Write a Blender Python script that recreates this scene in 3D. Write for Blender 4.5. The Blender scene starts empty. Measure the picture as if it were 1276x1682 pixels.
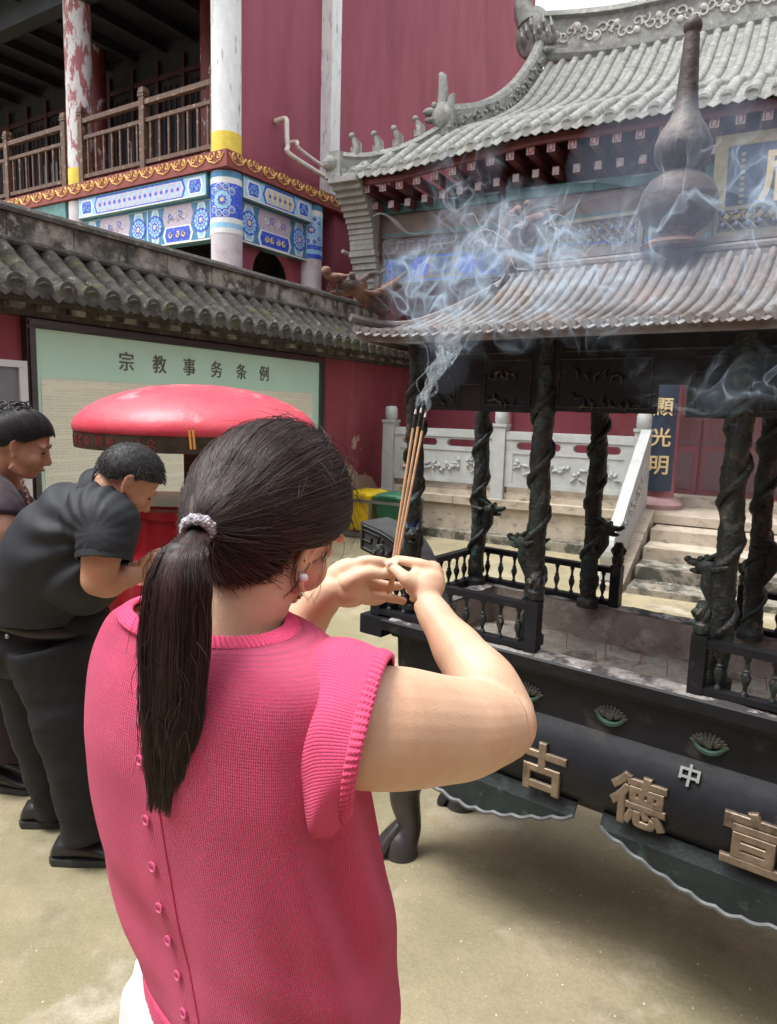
import bpy, bmesh, math, random
import numpy as np
from mathutils import Vector, Matrix, Euler, noise
random.seed(7); rng=np.random.default_rng(7)
R=math.radians; PI=math.pi
sc=bpy.context.scene; COL=sc.collection
# ---------------------------------------------------------------- camera
FPX=1171.0; TH=math.atan(170/1171); RHO=.029; HC=1.5
_R=Vector((1,0,0)); _F=Vector((0,math.cos(TH),-math.sin(TH))); _U=Vector((0,math.sin(TH),math.cos(TH)))
CR=_R*math.cos(RHO)+_U*math.sin(RHO); CU=_U*math.cos(RHO)-_R*math.sin(RHO)
cd=bpy.data.cameras.new('camera'); cam=bpy.data.objects.new('camera',cd); COL.objects.link(cam)
cam.matrix_world=Matrix(((CR.x,CU.x,-_F.x,0),(CR.y,CU.y,-_F.y,0),(CR.z,CU.z,-_F.z,HC),(0,0,0,1)))
cd.sensor_fit='VERTICAL'; cd.sensor_height=24; cd.lens=24*FPX/1682; cd.clip_end=500; cd.clip_start=.05
cd.dof.use_dof=True; cd.dof.focus_distance=.95; cd.dof.aperture_fstop=15.0
sc.camera=cam
# ---------------------------------------------------------------- sky, sun, exposure
SUN_EL=R(68); SUN_AZ=R(-105)
w=bpy.data.worlds.new('World'); sc.world=w; w.use_nodes=True
nt=w.node_tree; bg=nt.nodes['Background']
sky=nt.nodes.new('ShaderNodeTexSky'); sky.sky_type='NISHITA'; sky.sun_disc=False
sky.sun_elevation=SUN_EL; sky.sun_rotation=SUN_AZ; sky.dust_density=3.0; sky.air_density=1.0
hs=nt.nodes.new('ShaderNodeHueSaturation'); hs.inputs['Saturation'].default_value=.10
nt.links.new(sky.outputs[0],hs.inputs['Color']); nt.links.new(hs.outputs[0],bg.inputs[0]); bg.inputs[1].default_value=.15
sl=bpy.data.lights.new('sun','SUN'); sl.energy=1.1; sl.angle=R(25); sl.color=(1,.97,.92)
so=bpy.data.objects.new('sun',sl); COL.objects.link(so)
_sd=Vector((math.cos(SUN_EL)*math.sin(SUN_AZ),math.cos(SUN_EL)*math.cos(SUN_AZ),math.sin(SUN_EL)))
so.rotation_euler=_sd.to_track_quat('Z','Y').to_euler(); so.location=(0,0,20)
sc.view_settings.view_transform='Standard'; sc.view_settings.look='None'; sc.view_settings.exposure=1.4; sc.view_settings.gamma=1
sc.render.engine='CYCLES'
sc.cycles.max_bounces=8; sc.cycles.transparent_max_bounces=96; sc.cycles.volume_bounces=1; sc.cycles.volume_step_rate=1; sc.cycles.volume_max_steps=256
# ---------------------------------------------------------------- helpers
class Frame:
    def __init__(s,deg):
        a=R(deg); s.rot=a; s.c=math.cos(a); s.s=math.sin(a)
    def w(s,p): return Vector((p[0]*s.c-p[1]*s.s, p[0]*s.s+p[1]*s.c, p[2]))
FW=Frame(0); FC=Frame(-28.35); FB=Frame(-37.3); FG=Frame(-32.3)
def at(px,py,d):      # a point that lies d metres ahead of the lens, world axes
    return Vector((0,0,HC))+(CR*((px-638)/FPX)-CU*((py-841)/FPX)+_F)*d
class MB:
    def __init__(s): s.v=[]; s.f=[]; s.m=[]; s.uv=None
    def add(s,vs,fs,m=0):
        o=len(s.v); s.v.extend([tuple(v) for v in vs]); s.f.extend([tuple(i+o for i in f) for f in fs]); s.m.extend([m]*len(fs)); return s
    def box(s,x0,x1,y0,y1,z0,z1,m=0,taper=0):
        t=taper
        vs=[(x0,y0,z0),(x1,y0,z0),(x1,y1,z0),(x0,y1,z0),(x0+t,y0+t,z1),(x1-t,y0+t,z1),(x1-t,y1-t,z1),(x0+t,y1-t,z1)]
        return s.add(vs,[(0,3,2,1),(4,5,6,7),(0,1,5,4),(1,2,6,5),(2,3,7,6),(3,0,4,7)],m)
    def prism(s,pts,dirv,m=0):     # closed polygon pts (3d) pushed along dirv
        n=len(pts); d=Vector(dirv); a=[Vector(p) for p in pts]; b=[p+d for p in a]
        return s.add(a+b,[tuple(range(n-1,-1,-1)),tuple(range(n,2*n))]+[(i,(i+1)%n,n+(i+1)%n,n+i) for i in range(n)],m)
    def rings(s,rs,m=0,cap0=True,cap1=True,closed=True):
        n=len(rs[0]); vs=[p for r in rs for p in r]; fs=[]
        for i in range(len(rs)-1):
            for j in range(n if closed else n-1):
                k=(j+1)%n; fs.append((i*n+j,i*n+k,(i+1)*n+k,(i+1)*n+j))
        if cap0: fs.append(tuple(range(n-1,-1,-1)))
        if cap1: fs.append(tuple((len(rs)-1)*n+j for j in range(n)))
        return s.add(vs,fs,m)
    def lathe(s,prof,c=(0,0,0),n=24,m=0,R3=None):
        rs=[]
        for r,z in prof:
            ring=[]
            for j in range(n):
                p=Vector((r*math.cos(2*PI*j/n),r*math.sin(2*PI*j/n),z))
                if R3 is not None: p=R3@p
                ring.append(p+Vector(c))
            rs.append(ring)
        return s.rings(rs,m)
    def tube(s,pts,rad,n=8,m=0,cap=True,flat=1.0,upv=None,prof=None):
        pts=[Vector(p) for p in pts]
        if not hasattr(rad,'__len__'): rad=[rad]*len(pts)
        rs=[]; nrm=None
        for i,p in enumerate(pts):
            t=(pts[min(i+1,len(pts)-1)]-pts[max(i-1,0)])
            if t.length<1e-9: t=Vector((0,0,1))
            t.normalize()
            if nrm is None:
                a=Vector(upv) if upv is not None else (Vector((0,0,1)) if abs(t.z)<.9 else Vector((1,0,0)))
                nrm=a-t*a.dot(t); nrm.normalize()
            else:
                nrm=nrm-t*nrm.dot(t)
                if nrm.length<1e-6: nrm=t.orthogonal()
                nrm.normalize()
            b=t.cross(nrm); r=rad[i]; rr=r if not hasattr(r,'__len__') else None
            ring=[]
            for j in range(n):
                a=2*PI*j/n
                if rr is None: ring.append(p+nrm*(r[0]*math.cos(a))+b*(r[1]*math.sin(a)))
                else: ring.append(p+nrm*(rr*math.cos(a)*flat)+b*(rr*math.sin(a)))
            rs.append(ring)
        return s.rings(rs,m,cap,cap)
    def ell(s,c,r,R3=None,n=20,k=12,m=0):
        if not hasattr(r,'__len__'): r=(r,r,r)
        rs=[]
        for i in range(1,k):
            t=PI*i/k; ring=[]
            for j in range(n):
                a=2*PI*j/n; p=Vector((r[0]*math.sin(t)*math.cos(a),r[1]*math.sin(t)*math.sin(a),-r[2]*math.cos(t)))
                if R3 is not None: p=R3@p
                ring.append(p+Vector(c))
            rs.append(ring)
        return s.rings(rs,m)
    def merge(s,o,off=(0,0,0),m=None):
        k=len(s.v); s.v.extend([(a+off[0],b+off[1],c+off[2]) for a,b,c in o.v]); s.f.extend([tuple(i+k for i in f) for f in o.f]); s.m.extend(o.m if m is None else [m]*len(o.f)); return s
    def mesh(s,name,mats,off=(0,0,0),smooth=False,angle=40,recalc=True):
        me=bpy.data.meshes.new(name)
        me.from_pydata([(v[0]-off[0],v[1]-off[1],v[2]-off[2]) for v in s.v],[],s.f)
        if not isinstance(mats,(list,tuple)): mats=[mats]
        for m in mats: me.materials.append(m)
        me.polygons.foreach_set('material_index',s.m)
        if recalc:
            bm=bmesh.new(); bm.from_mesh(me); bmesh.ops.recalc_face_normals(bm,faces=bm.faces); bm.to_mesh(me); bm.free()
        if smooth:
            me.polygons.foreach_set('use_smooth',[True]*len(me.polygons))
            if angle<180: me.set_sharp_from_angle(angle=R(angle))
        me.update(); return me
def tag(o,label=None,cat=None,group=None,kind=None):
    if label: o['label']=label
    if cat: o['category']=cat
    if group: o['group']=group
    if kind: o['kind']=kind
    return o
def thing(name,label,cat,fr=FW,loc=(0,0,0),group=None):
    o=bpy.data.objects.new(name,None); COL.objects.link(o); o.empty_display_size=.1
    o.location=fr.w(loc); o.rotation_euler=(0,0,fr.rot); o['_l']=0
    del o['_l']; tag(o,label,cat,group); OFF[o.name]=tuple(loc); return o
OFF={}
def part(t,name,mb,mats,smooth=False,angle=40,label=None,recalc=True):
    root=t
    while root.parent: root=root.parent
    o=bpy.data.objects.new(name,mb.mesh(name,mats,OFF[root.name],smooth,angle,recalc) if isinstance(mb,MB) else mb); COL.objects.link(o); o.parent=t
    if label: o['label']=label
    return o
def solo(name,label,cat,mb,mats,fr=FW,loc=(0,0,0),smooth=False,angle=40,group=None,kind=None,recalc=True):
    o=bpy.data.objects.new(name,mb.mesh(name,mats,loc,smooth,angle,recalc)); COL.objects.link(o)
    o.location=fr.w(loc); o.rotation_euler=(0,0,fr.rot); OFF[o.name]=tuple(loc); return tag(o,label,cat,group,kind)
def remesh(mb,voxel,smooth_it=6,factor=.5):
    """union of overlapping closed shapes grown into one continuous skin"""
    me=mb.mesh('tmp',[],recalc=True); o=bpy.data.objects.new('tmp',me); COL.objects.link(o)
    r=o.modifiers.new('r','REMESH'); r.mode='VOXEL'; r.voxel_size=voxel; r.use_smooth_shade=True
    if smooth_it:
        s=o.modifiers.new('s','SMOOTH'); s.iterations=smooth_it; s.factor=factor
    dg=bpy.context.evaluated_depsgraph_get(); out=bpy.data.meshes.new_from_object(o.evaluated_get(dg),depsgraph=dg)
    bpy.data.objects.remove(o,do_unlink=True); bpy.data.meshes.remove(me); return out
def mesh_part(t,name,me,mats,label=None,off=None):
    """mesh given in the frame coordinates of its root"""
    root=t
    while root.parent: root=root.parent
    f=OFF[root.name] if off is None else off
    me.transform(Matrix.Translation((-f[0],-f[1],-f[2])))
    me.materials.clear()
    for m in (mats if isinstance(mats,(list,tuple)) else [mats]): me.materials.append(m)
    me.polygons.foreach_set('use_smooth',[True]*len(me.polygons))
    o=bpy.data.objects.new(name,me); COL.objects.link(o); o.parent=t
    if label: o['label']=label
    return o
_TXT={}
def text_mb(ch,size,depth,fat=0.0,res=3,bev=0):
    """upright characters as solid geometry: x right, z up, y towards the back, centred"""
    k=(ch,fat,bev)
    if k not in _TXT:
        c=bpy.data.curves.new('t','FONT'); c.body=ch; c.size=1; c.extrude=.5; c.offset=fat; c.resolution_u=res; c.align_x='CENTER'; c.align_y='CENTER'
        if bev: c.extrude=.02; c.bevel_depth=bev; c.bevel_resolution=2
        o=bpy.data.objects.new('t',c); COL.objects.link(o)
        dg=bpy.context.evaluated_depsgraph_get(); me=bpy.data.meshes.new_from_object(o.evaluated_get(dg),depsgraph=dg)
        _TXT[k]=([tuple(v.co) for v in me.vertices],[tuple(p.vertices) for p in me.polygons])
        bpy.data.objects.remove(o,do_unlink=True); bpy.data.curves.remove(c); bpy.data.meshes.remove(me)
    vs,fs=_TXT[k]
    xs=[v[0] for v in vs]; ys=[v[1] for v in vs]; cx=(min(xs)+max(xs))/2; cy=(min(ys)+max(ys))/2; h=max(max(ys)-min(ys),max(xs)-min(xs))
    if bev: depth=size/h
    b=MB(); b.add([((v[0]-cx)*size/h,-v[2]*depth,(v[1]-cy)*size/h) for v in vs],fs); return b
def place(mb,M,m=0):
    o=MB(); o.add([M@Vector(v) for v in mb.v],mb.f,m); 
    if m is None: o.m=list(mb.m)
    return o
def bez(pts,n):      # smooth curve through points (Catmull-Rom)
    P=[Vector(p) for p in pts]; out=[]; k=len(P)-1
    for i in range(n):
        t=i/(n-1)*k; j=min(int(t),k-1); u=t-j
        p0=P[max(j-1,0)];p1=P[j];p2=P[j+1];p3=P[min(j+2,k)]
        out.append(.5*((2*p1)+(p2-p0)*u+(2*p0-5*p1+4*p2-p3)*u*u+(3*p1-p0-3*p2+p3)*u*u*u))
    return out
def lerps(vals,n):   # resample scalars (or tuples) linearly with easing
    out=[];k=len(vals)-1
    for i in range(n):
        t=i/(n-1)*k;j=min(int(t),k-1);u=t-j;u=u*u*(3-2*u)
        a,b=vals[j],vals[j+1]
        out.append(tuple(x+(y-x)*u for x,y in zip(a,b)) if hasattr(a,'__len__') else a+(b-a)*u)
    return out
# ---------------------------------------------------------------- materials
def mat(name,col,rough=.6,metal=0,var=.15,vs=6,stretch=(1,1,1),bump=None,patches=(),spec=.5,hue=None,coord='Object',sss=0,coat=0,sheen=0):
    """patches: (colour, scale, threshold, softness, stretch, zlimit or None, roughness or None)"""
    m=bpy.data.materials.new(name); m.use_nodes=True; nt=m.node_tree; N=nt.nodes; L=nt.links; b=N['Principled BSDF']
    b.inputs['Roughness'].default_value=rough; b.inputs['Metallic'].default_value=metal; b.inputs['Specular IOR Level'].default_value=spec
    if sss: b.inputs['Subsurface Weight'].default_value=sss; b.inputs['Subsurface Radius'].default_value=(1,.35,.2); b.inputs['Subsurface Scale'].default_value=.006
    if coat: b.inputs['Coat Weight'].default_value=coat; b.inputs['Coat Roughness'].default_value=.15
    if sheen: b.inputs['Sheen Weight'].default_value=sheen; b.inputs['Sheen Roughness'].default_value=.5
    tc=N.new('ShaderNodeTexCoord')
    def mapped(st):
        mp=N.new('ShaderNodeMapping'); mp.inputs['Scale'].default_value=st; L.new(tc.outputs[coord],mp.inputs[0]); return mp.outputs[0]
    base=mapped(stretch)
    n1=N.new('ShaderNodeTexNoise'); n1.inputs['Scale'].default_value=vs; n1.inputs['Detail'].default_value=8; n1.inputs['Roughness'].default_value=.65; L.new(base,n1.inputs['Vector'])
    cr=N.new('ShaderNodeValToRGB'); e=cr.color_ramp.elements; e[0].position=.3; e[1].position=.7
    c2=hue or col
    e[0].color=tuple(max(0,x*(1-var)) for x in c2[:3])+(1,); e[1].color=tuple(min(1,x*(1+var)) for x in col[:3])+(1,)
    L.new(n1.outputs['Fac'],cr.inputs[0]); cur=cr.outputs[0]; rgh=None
    for pt in patches:
        pc,psc,th,soft=pt[:4]; st=pt[4] if len(pt)>4 and pt[4] else (1,1,1); zl=pt[5] if len(pt)>5 else None; pr=pt[6] if len(pt)>6 else None
        n=N.new('ShaderNodeTexNoise'); n.inputs['Scale'].default_value=psc; n.inputs['Detail'].default_value=10; n.inputs['Roughness'].default_value=.62; L.new(mapped(st),n.inputs['Vector'])
        src=n.outputs['Fac']
        if zl:   # (z centre, spread, weight): more of it below that height
            sp=N.new('ShaderNodeSeparateXYZ'); L.new(tc.outputs[coord],sp.inputs[0])
            mr=N.new('ShaderNodeMapRange'); mr.inputs[1].default_value=zl[0]-zl[1]; mr.inputs[2].default_value=zl[0]+zl[1]; mr.inputs[3].default_value=zl[2]; mr.inputs[4].default_value=-zl[2]; L.new(sp.outputs[zl[3] if len(zl)>3 else 2],mr.inputs[0])
            ad=N.new('ShaderNodeMath'); L.new(src,ad.inputs[0]); L.new(mr.outputs[0],ad.inputs[1]); src=ad.outputs[0]
        r=N.new('ShaderNodeMapRange'); r.inputs[1].default_value=th-soft; r.inputs[2].default_value=th+soft; L.new(src,r.inputs[0])
        mx=N.new('ShaderNodeMix'); mx.data_type='RGBA'; L.new(r.outputs[0],mx.inputs[0]); L.new(cur,mx.inputs[6]); mx.inputs[7].default_value=tuple(pc)+(1,); cur=mx.outputs[2]
        if pr is not None:
            mr2=N.new('ShaderNodeMix'); L.new(r.outputs[0],mr2.inputs[0]); mr2.inputs[3].default_value=pr
            if rgh is None: mr2.inputs[2].default_value=rough
            else: L.new(rgh,mr2.inputs[2])
            rgh=mr2.outputs[0]
    L.new(cur,b.inputs['Base Color'])
    if rgh is not None: L.new(rgh,b.inputs['Roughness'])
    if bump:
        bs,bd=bump[:2]; n=N.new('ShaderNodeTexNoise'); n.inputs['Scale'].default_value=bs; n.inputs['Detail'].default_value=6
        L.new(mapped(bump[2] if len(bump)>2 else (1,1,1)),n.inputs['Vector'])
        bp=N.new('ShaderNodeBump'); bp.inputs['Strength'].default_value=1; bp.inputs['Distance'].default_value=bd; L.new(n.outputs['Fac'],bp.inputs['Height']); L.new(bp.outputs[0],b.inputs['Normal'])
    return m
RED=mat('red_limewash',(.27,.058,.080),.85,var=.16,vs=1.3,stretch=(1,1,.7),hue=(.235,.048,.066),bump=(30,.004),patches=[((.33,.095,.12),2.2,.62,.12,(1.5,1.5,.5)),((.50,.38,.28),1.6,.60,.015,(1,1,1.2),(.85,.6,.24))])
RED2=mat('red_plaster_upper',(.29,.070,.105),.8,var=.10,vs=.9,stretch=(1.3,1.3,.5),hue=(.255,.056,.088),bump=(18,.004),patches=[((.335,.095,.13),1.2,.62,.14,(1.5,1.5,.3)),((.20,.045,.07),.8,.64,.10,(1.5,1.5,.4))])
REDW=mat('dark_red_lacquer_wood',(.20,.035,.035),.45,var=.25,vs=5,stretch=(4,4,.5),bump=(40,.002))
TILE=mat('grey_clay_tile',(.25,.255,.24),.85,var=.25,vs=14,bump=(70,.004),patches=[((.15,.15,.145),6,.58,.1),((.38,.38,.35),9,.62,.06)])
TILED=mat('dark_mossy_tile',(.062,.060,.053),.9,var=.45,vs=12,bump=(60,.006),patches=[((.22,.21,.18),14,.64,.05),((.075,.085,.03),5,.60,.06),((.035,.033,.03),8,.60,.06)])
CAPD=mat('black_weathered_cap',(.075,.072,.065),.9,var=.4,vs=8,bump=(50,.006),patches=[((.20,.19,.17),12,.62,.05)])
CAPST=mat('weathered_cap_stone',(.33,.31,.275),.9,var=.3,vs=6,bump=(40,.008),patches=[((.07,.068,.06),5,.50,.08),((.42,.40,.36),9,.62,.05)])
BRICKG=mat('grey_brick',(.25,.245,.235),.85,var=.25,vs=9,bump=(50,.003))
STONE=mat('pale_carved_stone',(.42,.44,.44),.75,var=.14,vs=7,bump=(60,.002),patches=[((.36,.37,.36),4,.62,.1)])
STONES=mat('stair_stone',(.46,.40,.32),.85,var=.2,vs=5,bump=(40,.004),patches=[((.30,.25,.19),3,.58,.12),((.16,.15,.12),7,.63,.07,(1,1,2))])
STONED=mat('mouldy_stair_stone',(.30,.27,.22),.9,var=.3,vs=6,bump=(40,.006),patches=[((.07,.068,.055),6,.50,.06),((.5,.48,.42),11,.66,.03)])
GND=mat('courtyard_cement',(.335,.285,.185),.8,var=.18,vs=1.2,bump=(45,.0035),patches=[((.24,.215,.125),1.5,.53,.08),((.40,.355,.27),2.3,.60,.05),((.225,.20,.125),4.5,.62,.07),((.20,.175,.11),2.6,.64,.07),((.55,.50,.40),9,.75,.02)],hue=(.295,.255,.16))
def cracks(m,scale,width,dark,fine):
    nt=m.node_tree; N=nt.nodes; L=nt.links; b=N['Principled BSDF']; src=b.inputs['Base Color'].links[0].from_socket
    tc=N.new('ShaderNodeTexCoord'); n=N.new('ShaderNodeTexNoise'); n.inputs['Scale'].default_value=1.6; n.inputs['Detail'].default_value=7; L.new(tc.outputs['Object'],n.inputs['Vector'])
    vm=N.new('ShaderNodeVectorMath'); vm.operation='MULTIPLY_ADD'; vm.inputs[1].default_value=(.9,.9,.9); L.new(n.outputs['Color'],vm.inputs[0]); L.new(tc.outputs['Object'],vm.inputs[2])
    v=N.new('ShaderNodeTexVoronoi'); v.feature='DISTANCE_TO_EDGE'; v.inputs['Scale'].default_value=scale; L.new(vm.outputs[0],v.inputs['Vector'])
    mr=N.new('ShaderNodeMapRange'); mr.inputs[1].default_value=0; mr.inputs[2].default_value=width; mr.inputs[3].default_value=dark; mr.inputs[4].default_value=1; L.new(v.outputs['Distance'],mr.inputs[0])
    g=N.new('ShaderNodeTexNoise'); g.inputs['Scale'].default_value=140; g.inputs['Detail'].default_value=3; L.new(tc.outputs['Object'],g.inputs['Vector'])
    m2=N.new('ShaderNodeMapRange'); m2.inputs[1].default_value=.3; m2.inputs[2].default_value=.7; m2.inputs[3].default_value=1-fine; m2.inputs[4].default_value=1+fine; L.new(g.outputs['Fac'],m2.inputs[0])
    mu=N.new('ShaderNodeMath'); mu.operation='MULTIPLY'; L.new(mr.outputs[0],mu.inputs[0]); L.new(m2.outputs[0],mu.inputs[1])
    sc_=N.new('ShaderNodeVectorMath'); sc_.operation='SCALE'; L.new(src,sc_.inputs[0]); L.new(mu.outputs[0],sc_.inputs['Scale']); L.new(sc_.outputs[0],b.inputs['Base Color'])
cracks(GND,.55,.0001,.9,.11)
IRON=mat('sooty_cast_iron',(.011,.012,.016),.5,metal=.1,spec=.3,var=.45,vs=9,bump=(30,.0012),patches=[((.055,.052,.05),12,.66,.06,None,None,.7)])
IRONG=mat('patinated_iron',(.026,.030,.029),.5,metal=.3,var=.4,vs=20,bump=(110,.005),patches=[((.038,.085,.075),16,.60,.06),((.11,.095,.075),26,.62,.05),((.035,.06,.13),9,.68,.05)])
IRONR=mat('rusty_iron',(.16,.085,.06),.75,metal=.1,var=.4,vs=18,bump=(60,.006),patches=[((.05,.04,.035),11,.52,.08),((.28,.13,.08),20,.6,.05)])
IRONT=mat('heat_stained_iron_tile',(.175,.155,.145),.7,metal=.1,var=.3,vs=7,bump=(80,.003),patches=[((.25,.155,.12),6,.60,.1),((.27,.29,.31),8,.58,.08),((.11,.095,.085),9,.6,.07)])
ASHW=mat('ash_coated_iron',(.27,.225,.195),.9,var=.3,vs=10,bump=(60,.005),patches=[((.42,.38,.34),9,.60,.05),((.15,.10,.08),7,.60,.07)])
GOLDL=mat('aged_bronze_letter',(.24,.185,.135),.45,metal=.55,var=.25,vs=30,bump=(80,.002),patches=[((.10,.08,.06),20,.62,.06)])
GREENP=mat('verdigris',(.030,.075,.052),.7,var=.3,vs=30)
GOLD=mat('gold_paint',(.72,.46,.16),.45,metal=.25,var=.2,vs=30)
GOLDP=mat('pale_gold_paint',(.78,.60,.30),.5,metal=.15,var=.15,vs=30)
BLUE=mat('cobalt_paint',(.035,.09,.62),.5,var=.3,vs=25,patches=[((.30,.42,.75),30,.62,.05)])
BLUEP=mat('pale_blue_paint',(.30,.58,.86),.55,var=.2,vs=30)
WHITEP=mat('white_paint',(.74,.78,.78),.6,var=.1,vs=20)
LILAC=mat('lilac_paint',(.50,.44,.55),.6,var=.18,vs=30)
BLUEG=mat('blue_green_paint',(.07,.24,.42),.6,var=.3,vs=20)
TEAL=mat('faded_green_paint',(.10,.24,.24),.6,var=.3,vs=14)
BROWNP=mat('brown_painted_beam',(.10,.065,.055),.6,var=.3,vs=6)
PEEL=mat('peeling_white_column',(.72,.75,.76),.7,var=.12,vs=10,stretch=(1,1,.5),bump=(40,.004),patches=[((.30,.31,.33),9,.64,.03,(2,2,.35)),((.33,.07,.08),5,.72,.01,(1.5,1.5,.6))])
PEELR=mat('flaking_red_white_column',(.62,.62,.63),.7,var=.12,vs=10,bump=(40,.006),patches=[((.36,.13,.15),7,.50,.02,(1.6,1.6,.5)),((.55,.56,.58),16,.62,.02,(1.4,1.4,.7))])
YEL=mat('yellow_band_paint',(.72,.55,.06),.5,var=.15,vs=14)
WOODB=mat('brown_railing_wood',(.105,.058,.040),.6,var=.35,vs=7,stretch=(5,5,1),bump=(60,.003),patches=[((.34,.24,.17),14,.62,.06)])
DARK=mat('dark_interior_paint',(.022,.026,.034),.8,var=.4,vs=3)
DARKW=mat('dark_timber',(.035,.028,.03),.7,var=.4,vs=6)
GLASSD=mat('dull_window',(.20,.24,.27),.25,var=.3,vs=4)
PIPE=mat('white_plastic_pipe',(.68,.64,.58),.4,var=.12,vs=12,bump=(25,.001))
FASC=mat('maroon_fascia',(.22,.045,.04),.6,var=.2,vs=8)
BDGRN=mat('pale_green_board',(.52,.79,.68),.5,var=.05,vs=2)
BDFRM=mat('dark_metal_frame',(.10,.095,.10),.35,metal=.7,var=.3,vs=20,stretch=(1,.2,5))
NAVYP=mat('navy_plaque',(.012,.028,.06),.4,var=.2,vs=9)
def paper_mat():
    m=mat('printed_notice',(.70,.72,.58),.6,var=.05,vs=3); nt=m.node_tree; N=nt.nodes; L=nt.links; b=N['Principled BSDF']
    tc=N.new('ShaderNodeTexCoord'); sp=N.new('ShaderNodeSeparateXYZ'); L.new(tc.outputs['Object'],sp.inputs[0])
    cb=N.new('ShaderNodeCombineXYZ'); L.new(sp.outputs[1],cb.inputs[0]); L.new(sp.outputs[2],cb.inputs[1])
    br=N.new('ShaderNodeTexBrick'); br.offset=.0; br.inputs['Scale'].default_value=1; br.inputs['Brick Width'].default_value=.0165; br.inputs['Row Height'].default_value=.021
    br.inputs['Mortar Size'].default_value=.0042; br.inputs['Mortar Smooth'].default_value=.3; br.inputs['Color1'].default_value=(0,0,0,1); br.inputs['Color2'].default_value=(.3,.3,.3,1); br.inputs['Mortar'].default_value=(1,1,1,1)
    L.new(cb.outputs[0],br.inputs[0])
    n=N.new('ShaderNodeTexNoise'); n.inputs['Scale'].default_value=3; mp=N.new('ShaderNodeMapping'); mp.inputs['Scale'].default_value=(.5,8,1); L.new(cb.outputs[0],mp.inputs[0]); L.new(mp.outputs[0],n.inputs['Vector'])
    gt=N.new('ShaderNodeMath'); gt.operation='GREATER_THAN'; gt.inputs[1].default_value=.56; L.new(n.outputs['Fac'],gt.inputs[0])
    n2=N.new('ShaderNodeTexNoise'); n2.inputs['Scale'].default_value=130; n2.inputs['Detail'].default_value=1; L.new(cb.outputs[0],n2.inputs['Vector'])
    gt2=N.new('ShaderNodeMath'); gt2.operation='GREATER_THAN'; gt2.inputs[1].default_value=.53; L.new(n2.outputs['Fac'],gt2.inputs[0])
    mm=N.new('ShaderNodeMath'); mm.operation='MAXIMUM'; L.new(gt.outputs[0],mm.inputs[0]); L.new(br.outputs['Color'],mm.inputs[1])
    m2=N.new('ShaderNodeMath'); m2.operation='MAXIMUM'; L.new(mm.outputs[0],m2.inputs[0]); L.new(gt2.outputs[0],m2.inputs[1])
    mx=N.new('ShaderNodeMix'); mx.data_type='RGBA'; mx.inputs[6].default_value=(.48,.50,.41,1); mx.inputs[7].default_value=(.83,.84,.70,1); L.new(m2.outputs[0],mx.inputs[0]); L.new(mx.outputs[2],b.inputs['Base Color'])
    return m
PAPER=paper_mat()
# ================================================================ setting
g=MB(); n=60
def gz(x,y): return .006*noise.noise((x*.7,y*.7,0))
vs=[];fs=[]
for i in range(n+1):
    for j in range(n+1):
        x=-12+24*i/n; y=-4+26*j/n; vs.append((x,y,gz(x,y)))
for i in range(n):
    for j in range(n): a=i*(n+1)+j; fs.append((a,a+n+1,a+n+2,a+1))
g.add(vs,fs); E_=60
g.add([(-E_,-E_,-.012),(E_,-E_,-.012),(E_,E_,-.012),(-E_,E_,-.012)],[(0,1,2,3)])
solo('courtyard_ground',None,None,g,GND,smooth=True,kind='structure')
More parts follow.
